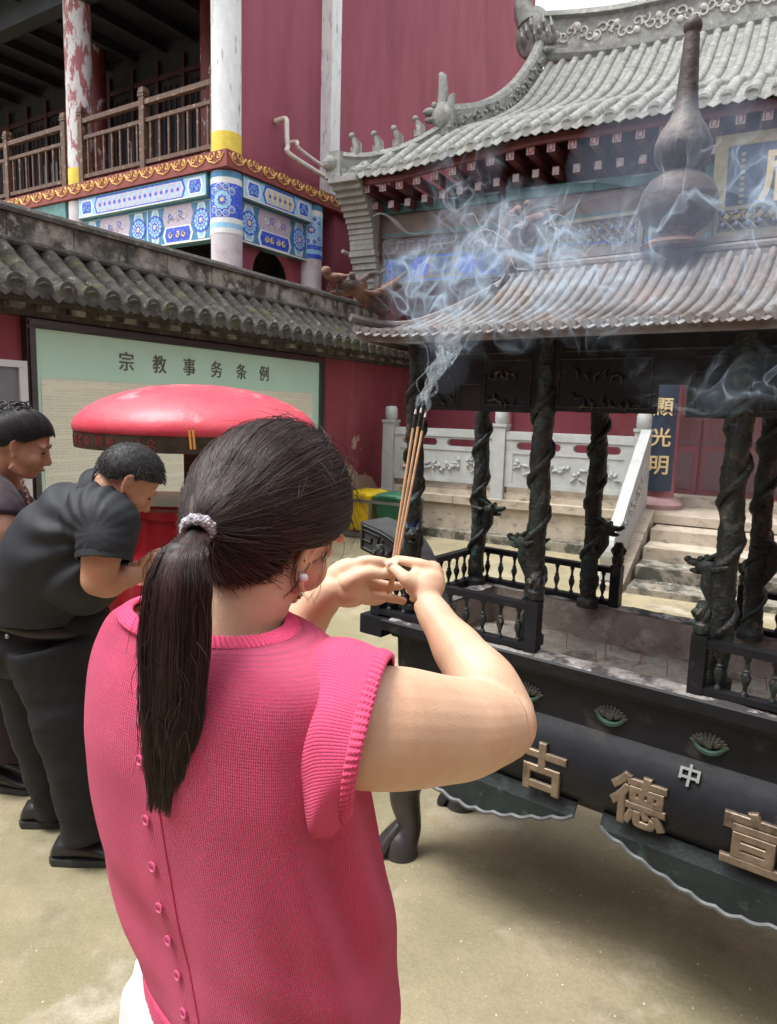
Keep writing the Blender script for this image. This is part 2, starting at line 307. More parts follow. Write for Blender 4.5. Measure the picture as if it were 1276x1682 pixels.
# ---------------------------------------------------------------- tiled roofs
def tile_rows(mb,us,prof,r,step,tmax=None,zo=None,n=7,pan=True,flip=1,axis=0,m=0,cap=True,drip=True):
    """barrel tiles along a profile of (v,z) points; rows at positions us"""
    P=bez([(0,p[0],p[1]) for p in prof],60); cum=[0]
    for a,b in zip(P,P[1:]): cum.append(cum[-1]+(b-a).length)
    def pos(s):
        s=max(0,min(s,cum[-1]-1e-6)); 
        for k in range(len(cum)-1):
            if cum[k+1]>=s: u=(s-cum[k])/(cum[k+1]-cum[k]); return P[k].lerp(P[k+1],u),(P[k+1]-P[k]).normalized()
    def put(u,v,z):
        if zo: z+=zo(u,v)
        return (u,v,z) if axis==0 else (v,u,z)
    pitch=abs(us[1]-us[0]) if len(us)>1 else r*3
    for iu,u in enumerate(us):
        T=cum[-1] if tmax is None else min(cum[-1],tmax(u))
        if T<=step*.4: continue
        k=max(1,int(round(T/step))); rs=[]
        jit=random.uniform(-.06,.06)*r
        for i in range(k):
            for s,rr in ((i*T/k,r*1.02),(i*T/k+T/k*.10,r*1.03),((i+1)*T/k-T/k*.03,r*.965)):
                c,t=pos(s); nn=Vector((0,-t.z,t.y)); ring=[]
                if nn.z<0: nn=-nn
                for j in range(n+1):
                    a=PI*j/n; q=c+nn*(rr*math.sin(a)*1.0-.15*r); ring.append(put(u+jit+rr*math.cos(a)*flip,q.y,q.z))
                rs.append(ring)
        mb.rings(rs,m,True,False,closed=False)
        if cap:
            c,t=pos(0); ring=[]; ring2=[]
            for j in range(14):
                a=2*PI*j/14; q=c+Vector((0,0,1))*(r*1.08*math.sin(a)+.25*r); ring.append(put(u+jit+r*1.08*math.cos(a),q.y-.012*(1 if t.y>0 else -1)*1,q.z)); ring2.append(put(u+jit+r*1.08*math.cos(a),q.y+.25*r*(1 if t.y>0 else -1),q.z))
            mb.rings([ring,ring2],m)
        if drip and iu<len(us)-1:
            c,t=pos(0); um=(u+us[iu+1])/2; w=pitch*.5-r*.35; s=(1 if t.y>0 else -1)
            a=[put(um-w,c.y-.005*s,c.z+.10*r),put(um+w,c.y-.005*s,c.z+.10*r),put(um+w*.72,c.y-.02*s,c.z-r*.5),put(um,c.y-.028*s,c.z-r*1.05),put(um-w*.72,c.y-.02*s,c.z-r*.5)]
            mb.prism(a,Vector(put(0,.02*s,0))-Vector(put(0,0,0)) if not zo else ((0,.02*s,0) if axis==0 else (.02*s,0,0)),m)
        if pan and iu<len(us)-1:
            um=us[iu+1]; rs=[]
            Tm=min(T,cum[-1] if tmax is None else min(cum[-1],tmax(um))); Tm=max(Tm,T*.5)
            kk=max(2,int(Tm/step*1.0)*2)
            for i in range(kk):
                for s,dz in ((i*Tm/kk,.06*r),((i+1)*Tm/kk-.001,-.03*r)):
                    c,t=pos(s); rs.append([put(u+(um-u)*w_,c.y,c.z+dz-(.25*r*math.sin(PI*w_))) for w_ in (0,.25,.5,.75,1)])
            mb.rings(rs,m,False,False,closed=False)
# ---------------------------------------------------------------- courtyard wall on the left
WU=-4.7; WV0,WV1=-1.0,10.6
wl=thing('courtyard_wall','red plastered courtyard wall capped with dark mossy roof tiles behind the notice board','wall',FC,(WU-.15,5,0))
b=MB(); b.box(WU-.34,WU,WV0,WV1,-.3,2.06); part(wl,'wall_face',b,RED)
b=MB()
b.box(WU-.38,WU+.045,WV0,WV1,2.063,2.10)
for i in range(int((WV1-WV0)/.24)):
    v=WV0+i*.24; b.box(WU-.40,WU+.125,v,v+.12,2.103,2.142,1)
b.box(WU-.40,WU+.07,WV0,WV1,2.1015,2.1435)
b.box(WU-.42,WU+.15,WV0,WV1,2.145,2.175); b.box(WU-.42,WU+.21,WV0,WV1,2.178,2.20)
part(wl,'eave_cornice',b,[CAPD,CAPST])
b=MB(); vs_=[WV0+.19*i for i in range(int((WV1-WV0)/.19))]
tile_rows(b,vs_,[(WU+.34,2.205),(WU+.18,2.30),(WU+.02,2.42),(WU-.12,2.545)],.066,.155,axis=1,n=6)
part(wl,'roof_tiles',b,TILED,True,50)
b=MB(); b.box(WU-.42,WU-.06,WV0,WV1,2.202,2.47,1); b.box(WU-.42,WU-.115,WV0,WV1,2.4,2.56,1); b.tube([(WU-.095,WV0,2.575),(WU-.095,WV1,2.575)],.028,8,1)
vv=WV0
while vv<WV1:
    l=random.uniform(.42,.6); l2=min(vv+l,WV1); j=random.uniform(-.004,.004)
    b.box(WU-.27,WU-.075+j,vv+.004,l2-.004,2.563,2.60+j); b.box(WU-.26,WU-.115+j,vv+.004,l2-.004,2.602,2.77); b.box(WU-.30,WU-.085+j,vv+.003,l2-.003,2.772,2.80+j,1)
    vv=l2
pts=[(WU-.19,v,2.80+.006*noise.noise((v*3,0,0))) for v in np.arange(WV0,WV1,.25)]
b.tube(pts,.055,10,1)
part(wl,'wall_ridge',b,[CAPST,CAPD],True,35)
# ---------------------------------------------------------------- notice board
nb=thing('notice_board','large pale green notice board with printed sheet on the red courtyard wall','notice board',FC,(WU+.03,5.1,.58))
V0,V1,Z0,Z1=3.24,6.96,.58,2.05
b=MB(); b.box(WU+.005,WU+.03,V0+.06,V1-.06,Z0+.06,Z1-.06); part(nb,'board_panel',b,BDGRN)
b=MB()
for (a0,a1,c0,c1) in ((V0,V1,Z1-.055,Z1),(V0,V1,Z0,Z0+.055),(V0,V0+.07,Z0+.056,Z1-.056),(V1-.07,V1,Z0+.056,Z1-.056)):
    b.box(WU+.004,WU+.065,a0,a1,c0,c1); b.box(WU+.065,WU+.082,a0+.012,a1-.012,c0+.012,c1-.012)
part(nb,'frame',b,BDFRM)
b=MB(); b.box(WU+.0305,WU+.034,V0+.12,V1-.20,Z0+.12,1.645); part(nb,'printed_sheet',b,PAPER)
for i,ch in enumerate('宗教事务条例'):
    v=4.13+i*.345*1.02; tb=text_mb(ch,.150,.006,.004)
    M=Matrix.Translation((WU+.034,v,1.815))@Matrix.Rotation(PI/2,4,'Z')
    part(nb,'letter',place(tb,M),bpy.data.materials.get('grey_letter') or mat('grey_letter',(.12,.115,.11),.5,var=.2))
b=MB()
db=thing('display_board','white framed grey display panel standing at the wall beside the notice board','display board',FC,(WU+.2,2.8,0))
b.box(WU+.17,WU+.21,2.2,3.06,.72,1.70)
part(db,'display_panel',b,mat('grey_film',(.16,.17,.20),.3,var=.1))
b=MB()
for (a0,a1,c0,c1) in ((2.15,3.12,1.70,1.745),(2.15,3.12,.675,.72),(3.06,3.12,.72,1.70),(2.15,2.2,.72,1.70)): b.box(WU+.16,WU+.23,a0,a1,c0+.0005,c1-.0005)
for v in (2.2,3.05): b.box(WU+.16,WU+.2,v,v+.04,0,.674)
part(db,'frame',b,mat('white_alloy',(.62,.64,.70),.35,metal=.3,var=.08))
# ---------------------------------------------------------------- two-storey building behind the wall
BU,BV=-6.46,6.43
bl=thing('balcony_building','two storey maroon building with painted beams and an upper balcony behind the mossy wall','building',FG,(BU-2,BV+3,0))
ART=[BLUE,WHITEP,BLUEP,LILAC,GOLDP,BLUEG]
def poly(mb,mp,pts,d0,d1,m):
    a=[mp(s,z,d0) for s,z in pts]; b2=Vector(mp(pts[0][0],pts[0][1],d1))-Vector(a[0]); mb.prism(a,b2,m)
def cart(s0,s1,z0,z1,k=.5):
    h=(z1-z0)/2; c=(z0+z1)/2; q=h*k
    return [(s0+q,z0),(s1-q,z0),(s1,c),(s1-q,z1),(s0+q,z1),(s0,c)]
def circ(s,z,r,n=16,sq=1): return [(s+r*sq*math.cos(2*PI*i/n),z+r*math.sin(2*PI*i/n)) for i in range(n)]
def rosette(mb,mp,s,z,r,d,sq=1):
    poly(mb,mp,circ(s,z,r,18,sq),d,d+.002,0)
    for i in range(12):
        a=2*PI*i/12; poly(mb,mp,circ(s+.70*r*sq*math.cos(a),z+.70*r*math.sin(a),r*.17,8,sq),d+.002,d+.004,2)
    poly(mb,mp,circ(s,z,r*.48,14,sq),d+.004,d+.006,1)
    for i in range(8):
        a=2*PI*i/8; poly(mb,mp,circ(s+.31*r*sq*math.cos(a),z+.31*r*math.sin(a),r*.12,7,sq),d+.006,d+.008,0)
    poly(mb,mp,circ(s,z,r*.14,10,sq),d+.008,d+.011,4)
def spiral(mb,mp,s,z,r,d,m,hand=1,th=.006,turns=1.4,ph=0):
    pts=[]
    for i in range(16):
        t=i/15; a=ph+hand*turns*2*PI*t; rr=r*(1-t*.8); pts.append(mp(s+rr*math.cos(a),z+rr*math.sin(a),d))
    mb.tube(pts,[th*(1-.4*i/15) for i in range(16)],5,m)
def beam_art(mb,mp,s0,s1,z0,z1,kind):
    w=s1-s0; h=z1-z0; d=.0015
    poly(mb,mp,[(s0,z0),(s1,z0),(s1,z1),(s0,z1)],0,d,1)
    poly(mb,mp,[(s0+.01,z0+.02),(s1-.01,z0+.02),(s1-.01,z1-.02),(s0+.01,z1-.02)],d,d+.002,2 if kind==0 else 5)
    e=min(w*.20,h*1.1)
    for (a,b2) in ((s0+.04,s0+.04+e),(s1-.04-e,s1-.04)):
        poly(mb,mp,cart(a,b2,z0+.03,z1-.03,.3),d+.002,d+.004,1); poly(mb,mp,cart(a+.03,b2-.03,z0+.05,z1-.05,.3),d+.004,d+.006,0 if kind==0 else 2)
        c=(a+b2)/2
        if kind==0:
            for q in range(3): spiral(mb,mp,c+(q-1)*e*.22,(z0+z1)/2+(.02 if q%2 else -.02),h*.15,d+.010,2,1 if q%2 else -1)
        else: rosette(mb,mp,c,(z0+z1)/2,h*.30,d+.007)
    a=s0+.07+e; b2=s1-.07-e
    if kind==0:
        poly(mb,mp,cart(a,b2,z0+.012,z1-.012,.45),d+.002,d+.005,0); poly(mb,mp,cart(a+.035,b2-.035,z0+.035,z1-.035,.45),d+.005,d+.007,1); poly(mb,mp,cart(a+.05,b2-.05,z0+.045,z1-.045,.45),d+.007,d+.009,4 if w<2 else 3)
        k=int((b2-a)/.11)
        for i in range(k):
            s=a+.08+(b2-a-.16)*(i+.5)/k
            for zz,mm in (((z0+z1)/2,0),((z0+z1)/2+h*.2,2),((z0+z1)/2-h*.2,2)):
                poly(mb,mp,[(s-.03,zz),(s,zz-h*.13),(s+.03,zz),(s,zz+h*.13)],d+.009,d+.011,mm)
    else:
        poly(mb,mp,cart(a,b2,z0+h*.45,z1-.015,.3),d+.002,d+.004,3)
        k=max(3,int((b2-a)/.13))
        for i in range(k):
            s=a+.1+(b2-a-.2)*(i+.5)/k; spiral(mb,mp,s,z0+h*.72,h*.10,d+.006,0 if i%2 else 1,1 if i%2 else -1,.007,1.1,i)
            spiral(mb,mp,s+.04,z0+h*.62,h*.06,d+.006,3,-1 if i%2 else 1,.006)
        poly(mb,mp,cart(a,b2,z0+.01,z0+h*.45,.45),d+.002,d+.006,1); poly(mb,mp,cart(a+.04,b2-.04,z0+.03,z0+h*.42,.35),d+.006,d+.008,0)
        k=max(3,int((b2-a)/.15))
        for i in range(k):
            s=a+.1+(b2-a-.2)*(i+.5)/k; spiral(mb,mp,s,z0+h*.225,h*.085,d+.011,4,1 if i%2 else -1,.011,1.1,PI/2)
    poly(mb,mp,[(s0,z0),(s1,z0),(s1,z0+.014),(s0,z0+.014)],d+.002,d+.012,1)
    poly(mb,mp,[(s0,z1-.012),(s1,z1-.012),(s1,z1),(s0,z1)],d+.002,d+.010,5)
rightface=lambda off:(lambda s,z,d:(BU+off+d,s,z))          # s = v
leftface=lambda off:(lambda s,z,d:(-s,BV-off-d,z))          # s = -u
# walls
b=MB()
b.box(BU-.36,BU-.16,6.72,8.40,4.50,12.5); b.box(BU-.34,BU-.06,8.62,15.6,0,12.6); b.box(BU-4,BU-.341,15.3,15.6,0,12.6)
b.box(BU-.36,BU-.30,8.37,8.63,0,4.2)
part(bl,'upper_wall',b,RED2)
b=MB() # lower wall with arched opening
arch=[(7.08+.42*(1-math.cos(PI*i/12)),3.20+.36*math.sin(PI*i/12)) for i in range(13)]
out=[(BU-.2,s,z) for s,z in ([(6.7,0),(6.7,3.94),(8.36,3.94),(8.36,0),(7.92,0)]+list(reversed(arch))+[(7.08,0)])]
b.prism(out,(-.15,0,0)); part(bl,'lower_wall',b,RED2)
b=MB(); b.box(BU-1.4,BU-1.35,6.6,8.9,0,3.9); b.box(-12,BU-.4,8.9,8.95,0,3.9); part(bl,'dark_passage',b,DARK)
# slab with maroon fascia and gold scrolls
b=MB(); b.box(-22,BU+.02,BV-.02,9.2,4.27,4.46); b.box(BU-1,BU+.02,9.2,8.72,4.27,4.46) if False else None
part(bl,'balcony_slab',b,FASC)
b=MB()
def scroll_row(mp,a,c,z,h,per):
    k=int(round((c-a)/per))
    for i in range(k):
        s=a+(c-a)*(i+.5)/k; w=(c-a)/k
        spiral(b,mp,s-w*.20,z+.012,h*.30,.004,0,1,.011,1.15,PI*.5); spiral(b,mp,s+w*.20,z+.012,h*.30,.004,0,-1,.011,1.15,PI*.5)
        b.tube([mp(s-w*.5,z+h*.3,.004),mp(s-w*.3,z-h*.28,.006),mp(s,z-h*.5,.006),mp(s+w*.3,z-h*.28,.006),mp(s+w*.5,z+h*.3,.004)],.009,5,0)
        b.tube([mp(s,z+h*.45,.005),mp(s,z+h*.05,.008)],[.018,.006],5,0)
scroll_row(leftface(.02),-BU+.02,11.9,4.385,.13,.30); scroll_row(rightface(.02),BV+.02,8.66,4.385,.13,.27)
part(bl,'gilt_scroll_trim',b,GOLD)
# columns
b=MB(); b.lathe([(.178,4.461),(.178,12)],(BU-.20,BV+.20,0),28); part(bl,'corner_column',b,PEEL,True)
b=MB(); b.lathe([(.182,4.462),(.182,4.70)],(BU-.20,BV+.20,0),28); part(bl,'yellow_base_band',b,YEL,True)
b=MB(); b.lathe([(.178,4.461),(.178,8.5)],(-9.50,BV+.20,0),28); part(bl,'column',b,PEELR,True,label='white column with red paint flaking through')
b=MB(); b.lathe([(.182,4.462),(.182,4.70)],(-9.50,BV+.20,0),28); part(bl,'yellow_base_band',b,YEL,True)
ICM=mat('inner_column_paint',(.17,.035,.04),.6,var=.2,patches=[((.45,.43,.44),3,.60,.02,(2,2,1))])
for u in (-8.35,-11.0): b=MB(); b.lathe([(.15,4.461),(.15,8.5)],(u,8.0,0),20); part(bl,'inner_column',b,ICM,True)
b=MB(); b.box(BU-.16,BU+.02,8.40,8.615,4.465,12); part(bl,'pilaster',b,PEEL)
LCM=mat('lilac_white_column',(.55,.52,.56),.7,var=.12,vs=5,patches=[((.42,.36,.40),4,.6,.1)]); lcols=[]
for r_,u,v in ((.19,BU-.20,BV+.20),(.19,-9.50,BV+.20),(.165,BU-.17,8.22)): b=MB(); b.lathe([(r_,0),(r_,4.255)],(u,v,0),28); lcols.append(part(bl,'lower_column',b,LCM,True))
# painted bands on the lower columns
def colmap(cx,cy,r,face): # s is arc length round the column, centred to face the courtyard
    return lambda s,z,d:(cx+(r+d)*math.sin(face+s/r),cy-(r+d)*math.cos(face+s/r),z)
for ci_,(cx,cy,r,face) in enumerate(((BU-.20,BV+.20,.19,.50),(BU-.17,8.22,.165,.75))):
    b=MB(); mp=colmap(cx,cy,r,face); 
    for i in range(-14,15):
        s0=i*r*PI/15; s1=s0+r*PI/15
        for z0,z1,mm in ((4.18,4.25,5),(4.11,4.18,1),(3.66,3.72,0 if r<.18 else 1),(3.60,3.66,2),(3.54,3.60,0 if r<.18 else 1),(3.72,4.11,2 if r<.18 else 0)):
            poly(b,mp,[(s0,z0),(s1,z0),(s1,z1-.001),(s0,z1-.001)],.0005,.0035,mm)
    def fl(mm,s,z,rr,d,m_): poly(b,mp,circ(s,z,rr,12),d,d+.0025,m_)
    for sx in (-1,1):
        for sz in (-1,1):
            for q in (0,1):
                fl(0,sx*(.045+.07*q),3.915+sz*(.15-.045*q),.042,.004,1); fl(0,sx*(.045+.07*q),3.915+sz*(.15-.045*q),.032,.0065,0)
                spiral(b,mp,sx*(.045+.07*q),3.915+sz*(.15-.045*q),.022,.010,2,sx,.004)
    for i in range(12):
        a=2*PI*i/12; fl(0,.083*math.cos(a),3.915+.083*math.sin(a),.026,.0065,2)
    fl(0,0,3.915,.062,.010,1); 
    for i in range(8):
        a=2*PI*i/8; fl(0,.042*math.cos(a),3.915+.042*math.sin(a),.016,.0125,0)
    fl(0,0,3.915,.02,.015,4)
    part(lcols[ci_*2],'painted_column_band',b,ART,False)
# beams
b=MB(); b.box(BU-.24,BU-.02,6.72,8.05,3.99,4.262); b.box(-9.35,BU-.36,BV+.02,BV+.24,3.99,4.262); b.box(-12.2,-9.65,BV+.02,BV+.24,3.99,4.262)
b.box(BU-.26,BU-.10,6.72,8.05,3.50,3.988); b.box(-9.35,BU-.36,BV+.10,BV+.26,3.50,3.988); part(bl,'beam',b,TEAL)
b=MB(); beam_art(b,rightface(-.02),6.735,8.05,4.0,4.25,0); beam_art(b,rightface(-.10),6.735,8.05,3.50,3.985,1)
beam_art(b,leftface(-.02),-BU+.375,9.33,4.0,4.25,0); beam_art(b,leftface(-.10),-BU+.375,8.0,3.50,3.985,1); beam_art(b,leftface(-.10),8.0,9.33,3.50,3.985,1)
part(bl,'painted_panel',b,ART,False)
# balcony room behind
b=MB(); b.box(-22,BU-.36,8.55,8.6,4.46,7.6); b.box(-22,BU-.1,BV-.6,8.6,7.25,7.3)
for i in range(21): b.box(-21.2+i*.7,-21.2+i*.7+.10,BV-.5,8.5,7.10,7.248)
b.box(-22,BU-.4,BV+.05,BV+.28,6.85,7.248)
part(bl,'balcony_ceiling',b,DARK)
b=MB()
for u in np.arange(-21.3,-6.9,.62): b.box(u,u+.07,8.48,8.549,4.46,7.0)
for u in np.arange(-21.3+.07,-7.2,.62):
    for q in range(3): b.box(u+.12+q*.13,u+.135+q*.13,8.50,8.53,5.35,6.6)
    b.box(u,u+.55,8.49,8.53,5.2,5.3); b.box(u,u+.55,8.49,8.53,6.7,6.78); b.box(u+.06,u+.49,8.515,8.54,4.6,5.1)
part(bl,'lattice_door',b,mat('dim_red_timber',(.055,.022,.026),.6,var=.3,vs=6))
for u in (-9.0,-7.75,-10.9,-13.4): b=MB(); b.box(u,u+.45,8.535,8.546,5.0,5.9); part(bl,'window_pane',b,GLASSD)
# balustrade
b=MB()
def rail(mb,u0,u1,v=BV+.10,z=4.46,hgt=.86):
    mb.box(u0,u1,v-.035,v+.035,z+hgt-.06,z+hgt); mb.box(u0,u1,v-.025,v+.025,z+hgt-.27,z+hgt-.225); mb.box(u0,u1,v-.03,v+.03,z+.08,z+.13)
    k=int(abs(u1-u0)/.155)
    for i in range(k):
        u=u0+(u1-u0)*(i+.5)/k; mb.box(u-.013,u+.013,v-.013,v+.013,z+.13,z+hgt-.27)
for u0,u1 in ((-7.99,-6.78),(-9.28,-8.08),(-11.1,-9.75),(-12.6,-11.2),(-14.2,-12.7)): rail(b,u0,u1)
part(bl,'balustrade_rail',b,WOODB)
for u in (-6.74,-8.03,-9.32,-9.71,-11.15,-12.65):
    b=MB(); b.box(u-.045,u+.045,BV+.055,BV+.145,4.462,5.36); b.box(u-.055,u+.055,BV+.045,BV+.155,5.363,5.39); b.box(u-.055,u+.055,BV+.045,BV+.155,5.40,5.47,0,.012); part(bl,'balustrade_post',b,WOODB)
# pipes
b=MB(); b.tube(bez([(BU-.14,7.44,5.12),(BU+.03,7.44,5.12),(BU+.05,7.44,5.0),(BU+.05,7.46,4.80),(BU+.05,7.56,4.70),(BU+.06,8.7,4.60),(BU+.06,9.2,4.57)],40),.032,10)
b.tube(bez([(BU-.14,7.66,4.92),(BU+.02,7.68,4.92),(BU+.03,7.74,4.84),(BU+.04,8.5,4.73)],16),.024,8)
part(bl,'drain_pipe',b,PIPE,True)
b=MB(); b.tube(bez([(BU+.1,8.62,3.72),(BU+.1,8.85,3.66),(BU+.1,8.95,3.45),(BU+.1,8.97,2.6)],20),.028,8); part(bl,'drain_pipe',b,PIPE,True)
# ---------------------------------------------------------------- stone terrace, steps
TV=7.72; TZ=.50
tr=thing('stone_terrace','raised stone terrace with a flight of steps in front of the temple hall','terrace',FC,(-1.5,TV+1,0))
b=MB(); b.box(-4.34,6,TV+.05,11,-.1,TZ-.09); part(tr,'terrace_body',b,STONES)
b=MB(); u=-4.38
while u<6: 
    w_=random.uniform(.9,1.3); b.box(u+.003,u+w_-.003,TV,TV+.55,TZ-.088,TZ); u+=w_
b.box(-4.38,6,TV+.553,11,TZ-.088,TZ-.002); part(tr,'paving_edge',b,STONES)
b=MB(); b.box(-4.42,-1.35,TV-.1,TV+.05,-.05,.10); part(tr,'plinth',b,STONED)
SU0,SU1=-1.02,3.4
for i in range(4):
    z1=TZ-.115*(i+1)+.012; y1=TV-.38*i; b=MB(); u=SU0
    while u<SU1:
        w_=random.uniform(1.0,1.5); e=min(u+w_,SU1); j=random.uniform(-.006,.006); b.box(u+.003,e-.003,y1-.38+j,y1+.04-.001*i,z1-.118,z1-.002+j*.3); u=e
    part(tr,'step',b,STONED if i>=2 else STONES)
b=MB() # sloping cheek
b.prism([(SU0-.30,TV+.04,-.02),(SU0-.30,TV-1.55,-.02),(SU0-.30,TV-1.55,.05),(SU0-.30,TV-.02,TZ+.03),(SU0-.30,TV+.04,TZ+.03)],(.27,0,0)); part(tr,'stair_cheek',b,STONES)
b=MB(); b.box(-3.5,6,TV+.9,TV+1.3,TZ+.001,TZ+.10); part(tr,'inner_step',b,STONES)
# stone balustrade
sbal=thing('stone_balustrade','pale grey carved stone balustrade along the terrace edge','balustrade',FC,(-2.7,TV+.14,TZ))
def stone_post(t,u,v,z,h=1.03,s=.075):
    b=MB(); b.box(u-s,u+s,v-s,v+s,z,z+h-.20); part(t,'post',b,STONE)
    b=MB(); b.box(u-s-.012,u+s+.012,v-s-.012,v+s+.012,z+h-.198,z+h-.165); b.lathe([(s*.85,z+h-.165),(s*1.02,z+h-.14),(s*1.02,z+h-.03),(s*.8,z+h)],(u,v,0),16); part(t,'post_cap',b,STONE,True)
def stone_panel(t,u0,u1,v,z,zoff=lambda u:0):
    """panel with two slots over a carved field"""
    def q(u,y,zz): return (u,y,zz+zoff(u))
    b=MB(); H=.78; w=u1-u0; th=.045
    def bx(a,c,z0,z1,t=th):
        n=max(1,int((c-a)/.3)); 
        for i in range(n):
            x0=a+(c-a)*i/n; x1=a+(c-a)*(i+1)/n
            b.add([q(x0,v-t,z0),q(x1,v-t,z0),q(x1,v+t,z0),q(x0,v+t,z0),q(x0,v-t,z1),q(x1,v-t,z1),q(x1,v+t,z1),q(x0,v+t,z1)],[(0,3,2,1),(4,5,6,7),(0,1,5,4),(1,2,6,5),(2,3,7,6),(3,0,4,7)])
    b_z=z
    bx(u0,u1,z+H-.09,z+H,th*1.25)
    # slot row built as one prism ring pieces
    sl0,sl1=z+H-.20,z+H-.115
    a1=u0+w*.09;a2=u0+w*.45;a3=u0+w*.55;a4=u0+w*.91
    bx(u0,a1,sl0,z+H-.092); bx(a2,a3,sl0,z+H-.092); bx(a4,u1,sl0,z+H-.092)
    for c0,c1 in ((a1,a2),(a3,a4)):
        bx(c0,c1,sl1,z+H-.0925,th*.98)
        for cx,sg in ((c0,1),(c1,-1)):
            r=(sl1-sl0)/2; zc=(sl0+sl1)/2
            for s2 in (1,-1):
                pts=[q(cx,v-th*.97,zc+s2*r)]+[q(cx+sg*r*(1-math.cos(PI/2*i/6)),v-th*.97,zc+s2*r*math.sin(PI/2*i/6)) for i in range(7)]
                pts=[q(cx,v-th*.97,zc+s2*(r+.0))]+[q(cx+sg*(r-r*math.sin(PI/2*i/6)),v-th*.97,zc+s2*r*math.cos(PI/2*i/6)) for i in range(7)]
                b.prism([pts[0]]+pts[1:],(0,2*th*.97,0))
    bx(u0,u1,z+.15,sl0-.0005,th*.8)
    for c0,c1,z0,z1 in ((u0,u1,z+.15,z+.20),(u0,u1,sl0-.05,sl0-.001),(u0,u0+.09,z+.2005,sl0-.051),(u1-.09,u1,z+.2005,sl0-.051)): bx(c0,c1,z0,z1,th)
    part(t,'panel',b,STONE)
    b=MB() # carved leaves on the sunken field
    r_=random.Random(int(u0*100))
    zc=(z+.2+sl0-.05)/2
    for k in range(9):
        x=u0+.12+(w-.24)*(k+.5)/9; zz=zc+r_.uniform(-.05,.05)
        for l in range(5):
            a=r_.uniform(0,2*PI); L_=r_.uniform(.05,.10); p0=Vector(q(x,v-th*.8,zz)); p1=Vector(q(x+L_*math.cos(a)*1.2,v-th*.8-.006,max(z+.21,min(sl0-.06,zz+L_*math.sin(a)))))
            b.tube([p0,(p0+p1)/2+Vector((0,-.012,.0)),p1],[.006,.018,.004],6)
    part(t,'carved_relief',b,mat('relief_stone',(.36,.37,.37),.8,var=.2,vs=12) if 'relief_stone' not in bpy.data.materials else bpy.data.materials['relief_stone'],True)
PV=TV+.14
for u in (-4.24,-2.80,-1.24): stone_post(sbal,u,PV,TZ)
stone_panel(sbal,-4.16,-2.88,PV,TZ); stone_panel(sbal,-2.72,-1.32,PV,TZ)
b=MB(); b.box(-4.16,-2.88,PV-.03,PV+.03,TZ,TZ+.07); b.box(-2.72,-1.32,PV-.03,PV+.03,TZ,TZ+.07); part(sbal,'plinth_rail',b,STONES)
# sloping stair balustrade with scroll end
b=MB(); us_=-1.20
prof=[(PV-.08,TZ+.05),(PV-.08,TZ+.86),(TV-1.0,.55+.12),(TV-1.15,.56),(TV-1.30,.52),(TV-1.44,.40),(TV-1.50,.25),(TV-1.50,.08)]
b.prism([(us_-.05,v,z) for v,z in prof],(.10,0,0))
b.lathe([(.16,-.06),(.19,-.055),(.19,.055),(.16,.06)],(us_,TV-1.36,.34),24,0,Matrix.Rotation(PI/2,3,'Y'))
part(sbal,'stair_panel',b,STONE,False)
b=MB()
for k in range(10):
    t=k/9; v=PV-.25-1.0*t; z=.92-.42*t
    for l in range(4):
        a=random.uniform(0,2*PI); 
        for sd in (-1,1): b.tube([(us_+sd*.048,v,z),(us_+sd*.062,v+.04*math.cos(a),z+.04*math.sin(a)),(us_+sd*.05,v+.08*math.cos(a),z+.08*math.sin(a))],[.005,.014,.004],5)
part(sbal,'carved_relief',b,bpy.data.materials['relief_stone'],True)
# ---------------------------------------------------------------- temple hall
hl=thing('temple_hall','temple hall with grey tiled roof, white capped rafters and blue painted beams above the terrace','building',FC,(-1.5,10.5,0))
HV=9.25
b=MB(); b.box(-4.98,-4.75,8.55,13,0,4.15); b.box(-4.749,6,HV,HV+.3,0,5.13); b.box(-5.05,-4.76,8.6,13,4.151,4.85); part(hl,'wall',b,RED)
# brick corbel pier
b=MB(); b.box(-5.0,-4.72,8.30,8.56,0,2.95)
for i in range(7): 
    e=.035*i; b.box(-5.0-e*.2,-4.70+e*.15,8.29-e,8.555,2.953+.075*i,3.022+.075*i)
for i in range(12):
    t=i/11; e=.21+.50*t**2.0; b.box(-5.03-.02*t,-4.69+.03*t,8.29-e,8.555,3.48+.062*i,3.540+.062*i)
part(hl,'corbel_pier',b,BRICKG)
def zev(u,v):
    t=max(0,min(1,(-2.6-u)/1.6)); k=max(0,1-(v-7.7)/1.6)
    c=max(0,(-4.4-u)/1.0)
    return -.17*t*k+.10*c*c*k
prof=[(7.66,4.42),(8.6,4.93),(9.8,5.42),(11.2,6.20),(12.4,7.22)]
P=bez([(0,p[0],p[1]) for p in prof],60)
def hip(u):
    if u>=-4.02: return 99
    f=max(0,(u+5.0)/.98); v=7.66+.12+f*1.05; s=0
    for a,c in zip(P,P[1:]):
        if c.y>v: break
        s+=(c-a).length
    return s
b=MB(); us_=[-4.95+.212*i for i in range(34)]
tile_rows(b,us_,prof,.062,.19,tmax=hip,zo=zev,n=8); part(hl,'roof_tiles',b,TILE,True,50)
b=MB(); # roof underside deck + boards
rs=[]
for p in P[::6]+[P[-1]]: rs.append([(u,p.y,p.z-.06+zev(u,p.y)) for u in np.linspace(-4.2,2.2,14)])
b.rings(rs,0,False,False,False)
rs=[]
for k in range(8):
    f=k/7; rs.append([(-5.0+.9*f,7.72,4.36+zev(-5.0+.9*f,7.72)),(-5.0+.9*f,7.8+f*1.05,4.40+.5*f)])
b.rings(rs,0,False,False,False)
part(hl,'roof_boards',b,DARKW)
b=MB() # maroon fascia under the tiles
